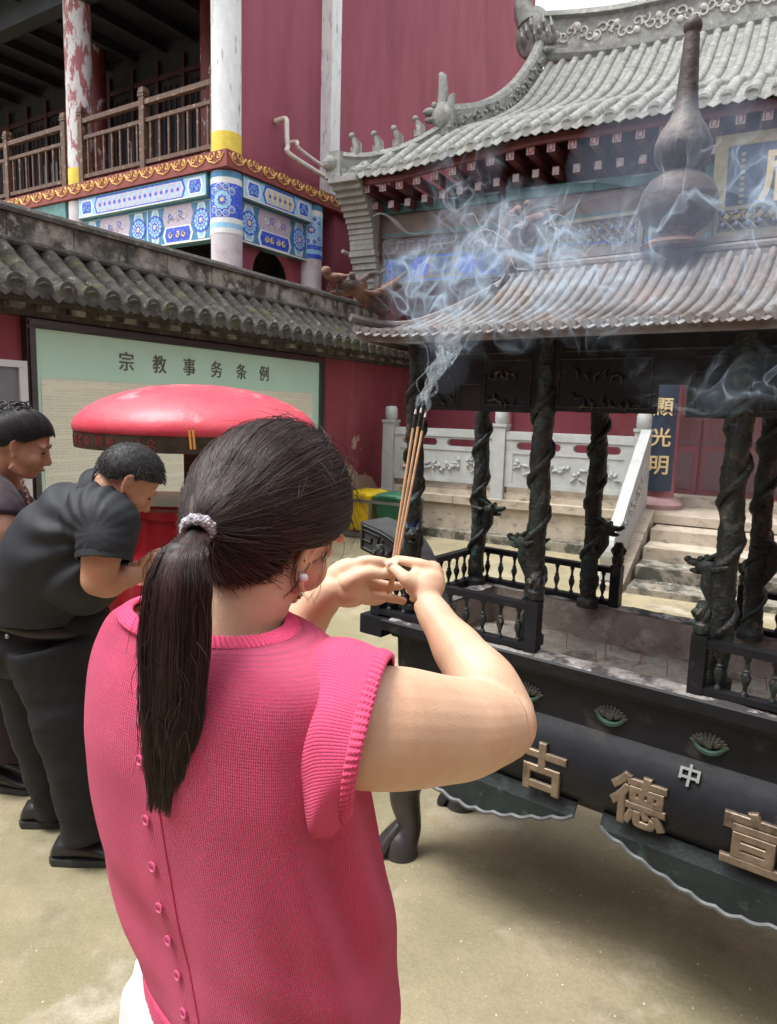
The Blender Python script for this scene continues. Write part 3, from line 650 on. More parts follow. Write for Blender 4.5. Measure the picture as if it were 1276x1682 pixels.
rs=[[(u,7.74,4.395+zev(u,7.7)),(u,7.74,4.31+zev(u,7.7)),(u,7.79,4.31+zev(u,7.7)),(u,7.79,4.395+zev(u,7.7))] for u in np.linspace(-4.92,2,30)]
b.rings(rs); part(hl,'fascia_board',b,mat('dull_maroon_board',(.13,.036,.040),.7,var=.25,vs=6))
RFM=mat('maroon_rafter',(.10,.025,.03),.7,var=.3)
RC=mat('rafter_end_white',(.36,.31,.33),.6,var=.25,vs=30,patches=[((.36,.12,.14),22,.58,.03)])
for i in range(30):
    u=-4.86+.225*i; z=4.275+zev(u,7.7)
    b=MB(); b.box(u-.04,u+.04,7.80,9.2,z-.045,z+.04); rf=part(hl,'rafter',b,RFM)
    b=MB(); b.box(u-.042,u+.042,7.785,7.7995,z-.047,z+.037)
    for sgn in (1,-1): b.box(u-.022*sgn-.006,u-.022*sgn+.006,7.781,7.7845,z-.03,z+.02,1)
    b.box(u-.015,u+.03,7.7805,7.784,z+.021,z+.028,1); b.box(u-.03,u+.015,7.7805,7.784,z-.038,z-.031,1); part(rf,'rafter_end',b,[RC,FASC])
    z2=4.10+zev(u,7.7)*.8; b=MB(); b.box(u-.035,u+.035,8.02,9.2,z2-.04,z2+.04); rf=part(hl,'rafter',b,RFM); b=MB(); b.box(u-.036,u+.036,8.005,8.0195,z2-.041,z2+.041); part(rf,'rafter_end',b,RC)
# ridges
b=MB()
ridge=[(-4.05,v,z) for v,z in ((8.62,5.02),(9.2,5.22),(10.2,5.66),(11.2,6.28),(12.0,6.98),(12.5,7.6))]
pr=bez(ridge,30)
rs=[]
for p in pr: rs.append([(p.x-.09,p.y,p.z-.12),(p.x+.10,p.y,p.z-.12),(p.x+.08,p.y-.02,p.z+.18),(p.x+.05,p.y-.04,p.z+.24),(p.x-.06,p.y-.04,p.z+.24),(p.x-.09,p.y-.02,p.z+.18)])
b.rings(rs); part(hl,'descending_ridge',b,TILE)
b=MB()
for p in pr[1:]:
    for k in range(4):
        a=random.uniform(0,2*PI); c=p+Vector((.09,random.uniform(-.06,.06),random.uniform(-.05,.15))); b.tube([c,c+Vector((.025,.04*math.cos(a),.04*math.sin(a))),c+Vector((.0,.08*math.cos(a),.07*math.sin(a)))],[.008,.024,.008],5)
part(hl,'ridge_carving',b,TILE,True)
b=MB() # main ridge, dips to the middle
def rz(u): return 7.22+.10*max(0,(-2.6-u))**1.5
rs=[]
for u in np.linspace(-4.25,3,34):
    z=rz(u); rs.append([(u,12.36,z-.1),(u,12.30,z-.02),(u,12.30,z+.05),(u,12.36,z+.07),(u,12.38,z+.52),(u,12.30,z+.55),(u,12.34,z+.64),(u,12.5,z+.68),(u,12.64,z+.6),(u,12.62,z-.1)])
b.rings(rs); part(hl,'main_ridge',b,TILE,False)
b=MB()
for i in range(64):
    u=-4.1+.105*i; z=rz(u)+.30
    a0=random.uniform(0,6)
    spiral(b,lambda s,zz,d:(s,12.37-d,zz),u,z+.07*math.sin(i*1.3),.09,.012,0,1 if i%2 else -1,.02,1.0,a0)
    if i%3==0: b.ell((u,12.36,z+.10*math.cos(i)),(.055,.04,.055),n=8,k=6)
part(hl,'ridge_carving',b,mat('ridge_carving_clay',(.46,.45,.42),.85,var=.25,vs=12),True)
b=MB() # ridge end dragon
b.ell((-4.22,12.4,7.75),(.30,.16,.42)); b.tube(bez([(-4.30,12.4,7.9),(-4.42,12.4,8.25),(-4.25,12.4,8.5),(-4.0,12.4,8.45),(-4.0,12.4,8.25)],14),[.2,.19,.18,.16,.15,.13,.12,.10,.09,.08,.07,.06,.05,.04],10)
b.ell((-3.95,12.35,7.6),(.22,.14,.12)); b.ell((-3.95,12.35,7.4),(.18,.12,.07))
for i in range(8): b.tube([(-4.3+.07*i,12.3,7.5+.08*(i%3)),(-4.32+.07*i,12.18,7.62+.08*(i%3)),(-4.38+.07*i,12.25,7.8+.08*(i%3))],[.03,.035,.01],6)
b.tube([(-4.35,12.4,8.1),(-4.6,12.4,8.55),(-4.52,12.4,8.8)],[.07,.04,.01],7)
part(hl,'ridge_dragon',b,TILE,True)
# hip ridge and its beasts
def hp(f): # f 0 corner .. 1 break point
    return Vector((-4.99+.87*f,7.74+.92*f,4.50-.06*f+.42*f*f+zev(-4.99+.87*f,7.7)*(1-f)))
b=MB(); rs=[]
for i in range(12):
    f=i/11; p=hp(f); q=Vector((.7,-.7,0))*.065
    rs.append([p+q-Vector((0,0,.14)),p+q+Vector((0,0,.10)),p+q*1.35+Vector((0,0,.13)),p+q*.6+Vector((0,0,.19)),p-q*.6+Vector((0,0,.19)),p-q*1.35+Vector((0,0,.13)),p-q-Vector((0,0,.14))])
b.rings(rs); p=hp(-.02); b.box(p.x-.12,p.x+.10,p.y-.10,p.y+.12,p.z-.13,p.z+.18,0,.02); b.ell(p+Vector((-.05,-.08,.04)),(.10,.10,.09),n=10,k=8)
part(hl,'hip_ridge',b,TILE)
for i,f in enumerate((.16,.38,.58,.80)):
    b=MB(); p=hp(f)+Vector((0,0,.18))
    b.tube([p,p+Vector((-.0,-.0,.10)),p+Vector((-.03,-.02,.19))],[.055,.04,.028],8); b.ell(p+Vector((-.045,-.03,.215)),(.04,.036,.034),n=10,k=8); b.tube([p+Vector((.04,.03,.0)),p+Vector((.045,.03,.12)),p+Vector((-.01,0,.19))],[.03,.018,.008],6); b.tube([p+Vector((-.04,-.03,0)),p+Vector((-.045,-.035,.08))],[.018,.012],6)
    part(hl,'ridge_beast',b,TILE,True)
b=MB(); p=hp(1.0)+Vector((.0,0,.12))
b.ell(p+Vector((.05,0,.16)),(.15,.13,.17),n=14,k=10); b.ell(p+Vector((-.09,-.06,.21)),(.10,.07,.05),n=12,k=8); b.ell(p+Vector((-.08,-.06,.11)),(.08,.06,.035),n=12,k=8); b.ell(p+Vector((-.02,-.10,.27)),.035,n=8,k=6)
b.tube([p+Vector((.05,0,.25)),p+Vector((.05,0,.45)),p+Vector((.04,0,.62)),p+Vector((.0,0,.66))],[.07,.065,.055,.03],9)
b.tube([p+Vector((.12,0,.25)),p+Vector((.17,0,.38)),p+Vector((.15,0,.2)),p+Vector((.16,0,-.05))],[.03,.05,.06,.05],8)
part(hl,'ridge_dragon',b,TILE,True)
# columns, beams, doors
CPM=mat('red_column_paint',(.30,.06,.08),.5,var=.2,vs=3,stretch=(3,3,.4),patches=[((.42,.17,.19),3,.6,.08,(3,3,.4))])
PKS=mat('pinkish_stone',(.42,.26,.26),.7,var=.2)
for u in (-1.10,1.7):
    b=MB(); b.lathe([(.155,TZ+.10),(.155,4.0)],(u,8.32,0),28); cl=part(hl,'column',b,CPM,True)
    b=MB(); b.lathe([(.24,TZ),(.25,TZ+.05),(.20,TZ+.10),(.16,TZ+.13)],(u,8.32,0),28); part(cl,'column_base',b,PKS,True)
b=MB(); b.box(-4.70,4,8.22,8.42,3.62,3.90); b.box(-4.70,4,8.24,8.40,3.05,3.40); b.box(-4.70,4,8.26,8.38,3.40,3.62); b.box(-4.74,-4.66,8.2,8.44,2.2,4.1); part(hl,'beam',b,BROWNP)
b=MB(); mp=lambda s,z,d:(s,8.22-d,z)
for k,(u0,u1) in enumerate(((-4.64,-3.1),(-3.0,-1.3),(-.9,.6))):
    poly(b,mp,[(u0,3.90),(u1,3.90),(u1,4.02),(u0,4.02)],.02,.03,5)
    poly(b,mp,[(u0,3.64),(u1,3.64),(u1,3.67),(u0,3.67)],0,.004,5)
    for q in range(3):
        s=u0+.3+q*.55; poly(b,mp,[(s,3.9),(s+.16,3.9),(s+.13,3.99),(s+.08,4.0),(s+.03,3.99)],.03,.06,5); poly(b,mp,[(s-.01,3.985),(s+.17,3.985),(s+.17,4.0),(s-.01,4.0)],.061,.066,1)
mp=lambda s,z,d:(s,8.26-d,z)
for i in range(24):
    s=-4.6+.15*i
    for (a,c,e,f_) in ((0,.10,3.56,3.58),(0,.02,3.48,3.56),(.03,.13,3.44,3.46),(.08,.10,3.46,3.52)): poly(b,mp,[(s+a,e),(s+c,e),(s+c,f_),(s+a,f_)],.001,.006,3)
mp=lambda s,z,d:(s,8.24-d,z)
beam_art(b,mp,-4.62,-3.0,3.07,3.39,0); beam_art(b,mp,-2.95,-1.35,3.07,3.39,0); beam_art(b,mp,-.85,.7,3.07,3.39,1)
for i in range(5): poly(b,mp,cart(-4.5+.30*i,-4.25+.30*i,3.14,3.34,.4),.013,.016,0 if i%2 else 2)
part(hl,'painted_panel',b,[BLUE,mat('shaded_white',(.16,.19,.27),.6,var=.3,vs=14),mat('shaded_blue',(.06,.11,.26),.6,var=.3,vs=14),mat('shaded_lilac',(.15,.13,.20),.6,var=.3),mat('shaded_gold',(.22,.17,.09),.6,var=.3),mat('shaded_green',(.035,.10,.11),.6,var=.3)])  # eave shade painted into these darker beam colours
b=MB(); # door leaves right of the plaque, dim lattice windows
DLM=mat('dull_plum_wood',(.12,.045,.055),.6,var=.3)
for i in range(7):
    u=-1.25+.46*i; b=MB(); b.box(u+.01,u+.44,HV-.06,HV-.005,TZ+.05,2.2); dr=part(hl,'door',b,REDW); b=MB()
    for q in range(7): b.box(u+.07+q*.05,u+.083+q*.05,HV-.075,HV-.061,1.25,2.1)
    b.box(u+.03,u+.42,HV-.078,HV-.0605,1.18,1.23); b.box(u+.03,u+.42,HV-.078,HV-.0605,2.1,2.15); b.box(u+.06,u+.39,HV-.072,HV-.0605,.65,1.1)
    part(dr,'door_lattice',b,DLM)
b=MB(); b.box(-3.35,-3.15,HV-.08,HV-.002,TZ,3.1); b.box(-4.7,4,HV-.1,HV-.003,2.2,2.4); b.box(-4.7,-1.4,HV-.05,HV-.0025,1.62,1.72); part(hl,'post_and_rail',b,mat('faded_pink_paint',(.42,.17,.19),.6,var=.15))
# black couplet board with gold characters
cp=thing('couplet_board','tall navy board with three gold characters hung on the red terrace column','plaque',FC,(-1.10,8.13,.68))
b=MB(); rs=[]
for i in range(13):
    a=-.82+1.64*i/12; rs.append([(-1.10+.175*math.sin(a),8.32-.175*math.cos(a),.70),(-1.10+.175*math.sin(a),8.32-.175*math.cos(a),2.75),(-1.10+.190*math.sin(a),8.32-.190*math.cos(a),2.75),(-1.10+.190*math.sin(a),8.32-.190*math.cos(a),.70)])
b.rings(rs); part(cp,'board',b,NAVYP,True)
for ch,z in (('顯',1.60),('光',1.28),('明',.98)):
    part(cp,'character',place(text_mb(ch,.20,.016,.012),Matrix.Translation((-1.10,8.130,z))),GOLDP)
# horizontal plaque at the right edge
hp_=thing('hanging_plaque','dark blue plaque with dull gold frame and large gold character under the hall eave','plaque',FC,(.2,8.1,3.5))
def tp(s,z,d): return (s,8.12-d-(z-3.52)*.22,z)
b=MB(); b.prism([tp(-.72,3.52,0),tp(1.7,3.52,0),tp(1.7,4.12,0),tp(-.72,4.12,0)],(0,.03,0)); part(hp_,'panel',b,mat('slate_blue_lacquer',(.05,.075,.14),.4,var=.15))
b=MB()
for a,c,e,f_ in ((-.80,-.68,3.48,4.20),(-.68,1.7,4.10,4.20),(-.68,1.7,3.46,3.54)): b.prism([tp(a,e,.02),tp(c,e,.02),tp(c,f_,.02),tp(a,f_,.02)],(0,.06,0))
part(hp_,'frame',b,mat('olive_gilt_frame',(.26,.23,.13),.6,var=.25,vs=20))
tb=text_mb('眉',.46,.014,.02); M=Matrix.Translation(tp(-.17,3.80,.012))@Matrix.Rotation(math.atan(.22),4,'X'); part(hp_,'character',place(tb,M),GOLDP)
tb=MB()
for k in range(9): tb.box(-.555,-.535,8.02,8.035,3.60+.05*k,3.635+.05*k)
for k,o in enumerate(range(9)): pass
b=MB()
for k in range(9):
    z=3.59+.052*k; b.prism([tp(-.56,z,.001),tp(-.52,z+.006,.001),tp(-.525,z+.034,.001),tp(-.565,z+.030,.001)],(0,-.004,0))
part(hp_,'small_inscription',b,mat('dim_gilt',(.25,.24,.18),.6,var=.3))
# ---------------------------------------------------------------- bins in front of the wall
rk=thing('bin_rack','grey metal rack holding two waste bins at the foot of the wall','rack',FC,(-4.15,7.35,0))
b=MB()
for u in (-4.42,-4.02,-3.62):
    for v in (7.02,7.52): b.box(u-.018,u+.018,v-.018,v+.018,0,.46)
for v in (7.02,7.52): b.box(-4.43,-3.60,v-.012,v+.012,.42,.45); b.box(-4.43,-3.60,v-.03,v+.03,.03,.06)
b.box(-4.44,-4.41,7.02,7.52,.42,.45); b.box(-3.63,-3.60,7.02,7.52,.42,.45)
part(rk,'frame',b,mat('grey_rack_steel',(.14,.14,.13),.5,metal=.3,var=.2))
def bin_(label,u0,u1,matr):
    t=thing('waste_bin',label,'bin',FC,((u0+u1)/2,7.27,.06))
    b=MB(); 
    rs=[]
    for z,e in ((.065,.05),(.08,.04),(.44,.0),(.455,-.012),(.48,-.012)): rs.append([(u0+e,7.06+e,z),(u1-e,7.06+e,z),(u1-e,7.48-e,z),(u0+e,7.48-e,z)])
    b.rings(rs); part(t,'body',b,matr)
    b=MB(); rs=[]
    for z,e in ((.482,-.018),(.50,-.018),(.53,.02),(.545,.07)): rs.append([(u0+e,7.06+e,z),(u1-e,7.06+e,z),(u1-e,7.48-e,z),(u0+e,7.48-e,z)])
    b.rings(rs); b.box(u0+.06,u1-.06,7.03,7.05,.49,.515); part(t,'lid',b,matr)
bin_('yellow lidded waste bin in the rack by the peeling red wall',-4.39,-4.05,mat('yellow_plastic',(.72,.50,.015),.4,var=.12,patches=[((.45,.33,.05),8,.62,.05)]))
bin_('dark green waste bin beside the yellow one below the terrace post',-3.99,-3.65,mat('green_plastic',(.02,.12,.06),.45,var=.2))
# ---------------------------------------------------------------- unseen halls added behind and beside the lens to cut low sky light
def plain_hall(label,u0,u1,v0,v1,h,front):
    t=thing('sky_blocking_hall',label,'building',FC,((u0+u1)/2,(v0+v1)/2,0))
    b=MB(); b.box(u0,u1,v0,v1,0,h); part(t,'wall',b,RED2)
    b=MB(); e=.8; cu,cv=(u0+u1)/2,(v0+v1)/2
    if (u1-u0)>(v1-v0): A=[(u0-e,v0-e,h+.003),(u1+e,v0-e,h+.003),(u1+e,v1+e,h+.003),(u0-e,v1+e,h+.003),(u0+1,cv,h+2.4),(u1-1,cv,h+2.4)]; F=[(0,3,2,1),(0,1,5,4),(2,3,4,5),(1,2,5),(3,0,4)]
    else: A=[(u0-e,v0-e,h+.003),(u1+e,v0-e,h+.003),(u1+e,v1+e,h+.003),(u0-e,v1+e,h+.003),(cu,v0+1,h+2.4),(cu,v1-1,h+2.4)]; F=[(0,3,2,1),(1,2,5,4),(3,0,4,5),(0,1,4),(2,3,5)]
    b.add(A,F); part(t,'roof',b,TILE)
    for k in range(5):
        b=MB(); s=(k+.5)/5
        if front=='v': x=u0+(u1-u0)*s; b.box(x-.7,x+.7,v1+.002,v1+.06,.3,2.8)
        else: y=v0+(v1-v0)*s; b.box(u0-.06,u0-.002,y-.7,y+.7,.3,2.8)
        part(t,'door',b,REDW)
plain_hall('plain maroon hall added unseen behind the viewer to cut low sky light',-7,8,-9,-4.2,5.2,'v')
plain_hall('plain maroon side hall added out of view on the right to cut low sky light',5.2,9.5,-3.0,6.6,5.0,'u')
# ================================================================ large incense burner
BCX,BCY=-.61,2.02
ib=thing('incense_burner','long black cast iron incense burner with dragon pillars and a tiled pavilion roof','incense burner',FB,(BCX,BCY,0))
def rr_ring(hx,hy,z,r=.05,n=5,k=24):
    """rounded rectangle ring with extra points along the sides"""
    r=min(r,hx*.9,hy*.9); pts=[]
    cs=[(hx-r,hy-r,0),(-(hx-r),hy-r,PI/2),(-(hx-r),-(hy-r),PI),(hx-r,-(hy-r),3*PI/2)]
    for ci,(x,y,a0) in enumerate(cs):
        for i in range(n+1):
            a=a0+PI/2*i/n; pts.append(Vector((BCX+x+r*math.cos(a),BCY+y+r*math.sin(a),z)))
        nx=cs[(ci+1)%4]; e=Vector((BCX+nx[0]+r*math.cos(nx[2]),BCY+nx[1]+r*math.sin(nx[2]),z)); s=pts[-1].copy()
        for i in range(1,k): pts.append(s.lerp(e,i/k))
    return pts
b=MB()
prof=[(.05,.425,.03),(.20,.43,.10),(.30,.475,.12),(.345,.53,.10),(.355,.585,.08),(.345,.635,.07),(.32,.675,.06),(.303,.697,.05),(.303,.705,.04),(.303,.800,.03),(.318,.806,.03),(.322,.820,.03),(.340,.826,.02),(.343,.856,.02),(.338,.860,.02),(.268,.860,.02),(.264,.855,.02),(.262,.72,.02)]
rs=[rr_ring(.66+(d-.30),d,z,r) for d,z,r in prof]
b.rings(rs[:16],0,True,False)
part(ib,'basin',b,IRON,True,35)
b=MB(); b.rings([rr_ring(.66+(.2675-.30),.2675,.859,.02),rr_ring(.66+(.262-.30),.262,.70,.02)],0,False,False)
b.rings([rr_ring(.66+.266-.30,.266,.720,.02)],0,False,True) if False else None
part(ib,'basin_lining',b,ASHW,True,30)
b=MB(); n=70; vs=[];fs=[]
for i in range(n+1):
    for j in range(26): 
        x=BCX-.625+1.25*i/n; y=BCY-.262+.524*j/25; vs.append((x,y,.745+.012*noise.noise((x*9,y*9,1))+.006*noise.noise((x*40,y*40,3))))
for i in range(n):
    for j in range(25): a=i*26+j; fs.append((a,a+26,a+27,a+1))
b.add(vs,fs); part(ib,'ash_bed',b,mat('incense_ash',(.30,.27,.23),.95,var=.3,vs=20,bump=(90,.004),patches=[((.12,.09,.07),9,.58,.06)]),True)
b=MB() # ash crust on the rim
for (x0,x1,y0,y1) in ((-1.27,.05,1.682,1.752),(-1.27,.05,2.288,2.358),(-1.31,-1.245,1.76,2.28),(.025,.09,1.76,2.28)):
    m_=40; rs=[]
    for i in range(m_+1):
        x=x0+(x1-x0)*i/m_ if x1-x0>.2 else None
        ring=[]
        for k in range(7):
            t=k/6
            if x is not None: X=x; Y=y0+(y1-y0)*t
            else: X=x0+(x1-x0)*t; Y=y0+(y1-y0)*i/m_
            ring.append((X,Y,.8605+max(0,.006*math.sin(PI*t)*(1+1.5*noise.noise((X*25,Y*25,2))))))
        rs.append(ring)
    b.rings(rs,0,False,False,closed=False)
part(ib,'rim_ash',b,mat('grey_ash_crust',(.27,.25,.235),.95,var=.35,vs=16,bump=(120,.004),patches=[((.05,.045,.045),10,.52,.05),((.5,.48,.46),22,.64,.04)]),True)
# little burnt stubs in the ash
b=MB()
for i in range(26):
    x=BCX+random.uniform(-.3,.42); y=BCY+random.uniform(-.2,.2); b.tube([(x,y,.73),(x+random.uniform(-.01,.01),y+random.uniform(-.01,.01),.775+random.uniform(0,.03))],.0016,5)
part(ib,'burnt_stub',b,mat('burnt_stub_red',(.32,.14,.10),.8,var=.3))
# scalloped skirt: swags hung below the basin
def scallop(x0,x1,ysgn):
    yb=BCY+ysgn*.325; n=90; top=[];bot=[]
    for i in range(n+1):
        t=i/n; x=x0+(x1-x0)*t; u=abs(t-.5)*2
        d=.028+.085*(1-u**1.6)+.007*abs(math.sin(t*PI*11)); top.append((x,yb+ysgn*(-.004),.492)); bot.append((x,yb+ysgn*(.012+.10*d),.492-d))
    b=MB(); b.prism([top[0],top[-1]]+bot[::-1],(0,-ysgn*.008,0)); 
    e=MB(); e.tube(bot,.0065,6); return b,e
GREYI=mat('worn_iron_edge',(.12,.125,.13),.6,metal=.3,var=.3,vs=30)
SKIRT=mat('dark_green_black_iron',(.018,.027,.028),.5,metal=.3,var=.35,vs=14,bump=(60,.002),patches=[((.06,.10,.09),20,.64,.06)])
for x0,x1 in ((-1.27,-.645),(-.575,.05)):
    for sg in (-1,1):
        b,e=scallop(x0,x1,sg); p_=part(ib,'scalloped_skirt',b,SKIRT); part(p_,'skirt_edge',e,GREYI,True)
# feet
for sx in (-1,1):
    for sy in (-1,1):
        x=BCX+sx*.655; y=BCY+sy*.175; b=MB()
        pts=bez([(x-sx*.06,y-sy*.02,.50),(x,y,.36),(x+sx*.03,y+sy*.01,.22),(x+sx*.012,y,.10),(x+sx*.03,y+sy*.02,.035),(x+sx*.03,y+sy*.02,.0)],26)
        b.tube(pts,lerps([.10,.085,.052,.040,.056,.060],26),18)
        for k in range(4):
            a=math.atan2(sy*.2,sx)+(k-1.5)*.55; b.tube(bez([(x+sx*.02+.02*math.cos(a),y+.02*math.sin(a),.12),(x+sx*.03+.052*math.cos(a),y+sy*.02+.052*math.sin(a),.055),(x+sx*.03+.075*math.cos(a),y+sy*.02+.075*math.sin(a),.02),(x+sx*.03+.08*math.cos(a),y+sy*.02+.08*math.sin(a),.0)],9),[.012,.016,.019,.021,.022,.021,.019,.016,.012],8)
        part(ib,'foot',b,mat('polished_iron_foot',(.07,.065,.07),.35,metal=.5,var=.3,vs=12) if 'polished_iron_foot' not in bpy.data.materials else bpy.data.materials['polished_iron_foot'],True,60)
# characters on the barrel
def barrel_M(x,z,d,tilt): return Matrix.Translation((x,BCY-d,z))@Matrix.Rotation(tilt,4,'X')
for ch,x in (('古',-.735),('德',-.482),('宣',-.225)):
    tb=text_mb(ch,.138,.014,.006,3,.034); 
    b=place(tb,barrel_M(x,.572,.352,-.02)); part(ib,'raised_character',b,GOLDL,True,30)
b=place(text_mb('中',.052,.006,.02),barrel_M(-.375,.668,.333,-.60)); part(ib,'raised_character',b,mat('pewter_letter',(.17,.18,.17),.5,metal=.4,var=.3))
# lotus reliefs
def lotus(x,z):
    b=MB()
    for row,(n_,da,L,pz,o_) in enumerate(((5,.27,.021,-.012,0),(3,.30,.014,-.013,.004),(1,.34,.007,-.012,.008))):
        for k in range(-n_,n_+1):
            a=k*da; M_=Matrix.Rotation(a,3,'Y'); c=Vector((x+k*.0024,BCY-.3045-o_,z+pz))+M_@Vector((0,0,L)); b.ell(c,(.0058,.0042,.0135-.0015*row),M_,10,8)
    p_=part(ib,'lotus_relief',b,mat('lotus_metal',(.055,.058,.048),.5,metal=.3,var=.4,vs=60) if 'lotus_metal' not in bpy.data.materials else bpy.data.materials['lotus_metal'],True)
    b=MB(); b.tube(bez([(x-.038,BCY-.305,z-.006),(x-.02,BCY-.309,z-.021),(x,BCY-.310,z-.025),(x+.02,BCY-.309,z-.021),(x+.038,BCY-.305,z-.006)],12),lerps([.003,.006,.008,.006,.003],12),6); part(p_,'leaf_cup',b,GREENP,True)
for x in (-1.04,-.81,-.58,-.345,-.11): lotus(x,.752)
# ears at both ends: curled handles with a meander
for sx in (-1,):
    for sy in (-1,):
        b=MB(); X=lambda d:BCX+sx*d
        out=[]; N_=14
        # profile in (d,z): flares up and outward
        outer=bez([(.64,0,.74),(.71,0,.82),(.755,0,.91),(.82,0,.985),(.925,0,1.02)],N_); inner=bez([(.62,0,.84),(.66,0,.90),(.70,0,.98),(.78,0,1.075),(.925,0,1.115)],N_)
        pts=[(X(p.x),BCY-.16,p.z) for p in outer]+[(X(p.x),BCY-.16,p.z) for p in reversed(inner)]
        b.prism(pts,(0,.15,0)); ear=part(ib,'ear_handle',b,mat('dark_grey_iron',(.075,.08,.08),.45,metal=.35,var=.3,vs=12) if 'dark_grey_iron' not in bpy.data.materials else bpy.data.materials['dark_grey_iron'])
        b=MB()
        for face in (-.162,-.008):
            Y=BCY+face
            def cp_(t,w): # point inside the ear face
                i=t*(N_-1); k=min(int(i),N_-2); u=i-k; o=outer[k].lerp(outer[k+1],u); n_=inner[k].lerp(inner[k+1],u); q=o.lerp(n_,w); return (X(q.x),Y,q.z)
            b.tube([cp_(t,.1) for t in np.linspace(.35,.97,12)],.004,5); b.tube([cp_(t,.9) for t in np.linspace(.35,.97,12)],.004,5); b.tube([cp_(.97,.1),cp_(.97,.9)],.004,5)
            for t0 in (.50,.68,.84):
                sq=[(0,.25),(0,.75),(.13,.75),(.13,.40),(.05,.40),(.05,.58)]
                b.tube([cp_(t0+a,w_) for a,w_ in sq],.0045,5)
        part(ear,'meander_relief',b,IRON)
# pillars with coiled dragons
def pillar(x,y,hd):
    b=MB(); rs=[]; N_=26; H0,H1=.862,1.70; K=110; ph=random.uniform(0,6)
    for i in range(K+1):
        z=H0+(H1-H0)*i/K; ring=[]
        for j in range(N_):
            a=2*PI*j/N_; sp=math.cos(a-ph-z*24); r=.0245+.0055*max(0,sp)**.6*(1)+.0035*noise.noise((math.cos(a)*2.2,math.sin(a)*2.2,z*38+ph*9))+.0034*noise.noise((math.cos(a)*5,math.sin(a)*5,z*90+ph))
            if z<H0+.03: r=.036
            ring.append((x+r*math.cos(a),y+r*math.sin(a),z))
        rs.append(ring)
    b.rings(rs)
    hx=[(x+.0275*math.cos(ph+k*.26),y+.0275*math.sin(ph+k*.26),H0+.05+.0072*k) for k in range(104)]
    b.tube(hx,[.003+.0068*math.sin(PI*min(1,k/16)*.5)*(1 if k<94 else (104-k)/10)+.0012*math.sin(k*2.1) for k in range(104)],8)
    p_=part(ib,'pillar',b,IRONG,True,70)
    b=MB(); zc=1.135+random.uniform(-.015,.015); ax=Vector((math.cos(hd),math.sin(hd),0)); sd=Vector((-ax.y,ax.x,0)); c=Vector((x,y,zc))
    pts=[c+ax*.02*math.cos(k)+sd*.02*math.sin(k)+Vector((0,0,-.11+.011*k)) for k in range(8)]
    b.tube([c-Vector((0,0,.10))+ax*.015,c-Vector((0,0,.05))+ax*.035,c+ax*.03],[.012,.022,.026],10)
    Rr=Matrix((ax,sd,Vector((0,0,1)))).transposed()
    b.ell(c+ax*.042,(.032,.027,.024),Rr,12,8); b.ell(c+ax*.074+Vector((0,0,.004)),(.024,.016,.010),Rr,10,6); b.ell(c+ax*.068-Vector((0,0,.016)),(.020,.013,.007),Rr,10,6)
    b.ell(c+ax*.094+Vector((0,0,.009)),(.009,.012,.008),Rr,8,6)
    for s in (-1,1):
        b.ell(c+ax*.055+sd*.016*s+Vector((0,0,.018)),.008,None,8,6); b.tube([c+ax*.04+sd*.014*s+Vector((0,0,.018)),c+ax*.015+sd*.022*s+Vector((0,0,.036)),c-ax*.012+sd*.024*s+Vector((0,0,.040))],[.006,.005,.002],6)
        b.tube([c+ax*.02+sd*.024*s,c+ax*.0+sd*.036*s+Vector((0,0,.004)),c-ax*.02+sd*.034*s+Vector((0,0,.014))],[.010,.008,.002],6)
    part(p_,'dragon_head',b,IRONG,True,70)
PX=(-1.265,-.845,-.360,.06); PXB=(-1.305,-.872,-.375,.06)
for x,xb in zip(PX,PXB):
    pillar(x,1.785,PI*.93 if x>-1 else -PI*.3); pillar(xb,2.26,PI*.05)
# railings
def baluster(b,x,y,z0,z1,r=.0085):
    h=z1-z0; b.lathe([(r*.9,z0),(r*.9,z0+.08*h),(r*.5,z0+.12*h),(r*.6,z0+.22*h),(r*1.25,z0+.38*h),(r*1.3,z0+.48*h),(r*.75,z0+.58*h),(r*1.0,z0+.62*h),(r*.55,z0+.66*h),(r*.6,z0+.86*h),(r*.95,z0+.90*h),(r*.95,z0+h)],(x,y,0),8)
def rail_run(p0,p1,posts=(0,0)):
    z0=.868; z1=.995; d=Vector(p1)-Vector(p0); L=d.length; u=d/L; nn=Vector((-u.y,u.x))*.012
    b=MB()
    for za,zb,k in ((z0,z0+.014,1.3),(z1-.018,z1,1.25)):
        a=[(p0[0]+nn.x*k,p0[1]+nn.y*k,za),(p1[0]+nn.x*k,p1[1]+nn.y*k,za),(p1[0]-nn.x*k,p1[1]-nn.y*k,za),(p0[0]-nn.x*k,p0[1]-nn.y*k,za)]; b.prism(a,(0,0,zb-za))
    rl=part(ib,'railing',b,IRON); n=max(2,int(L/.052))
    for i in range(n):
        x,y=(Vector(p0)+d*(i+.5)/n); b=MB(); baluster(b,x,y,z0+.014,z1-.018); part(rl,'baluster',b,IRONG,True)
    return rl
def post(x,y):
    b=MB(); b.box(x-.017,x+.017,y-.017,y+.017,.862,1.005); p_=part(ib,'railing_post',b,IRON)
    b=MB(); b.lathe([(.014,1.005),(.019,1.012),(.021,1.03),(.015,1.038),(.018,1.05),(.017,1.07),(.011,1.082)],(x,y,0),12); b.ell((x-.012,y-.008,1.058),(.010,.010,.009),n=8,k=6)
    for a in range(6): b.tube([(x+.018*math.cos(a),y+.018*math.sin(a),1.04),(x+.022*math.cos(a+.4),y+.022*math.sin(a+.4),1.055),(x+.014*math.cos(a+.9),y+.014*math.sin(a+.9),1.07)],[.003,.005,.003],5)
    part(p_,'lion_finial',b,IRONG,True)
YF,YB=1.712,2.318; XL,XR=-1.335,.105
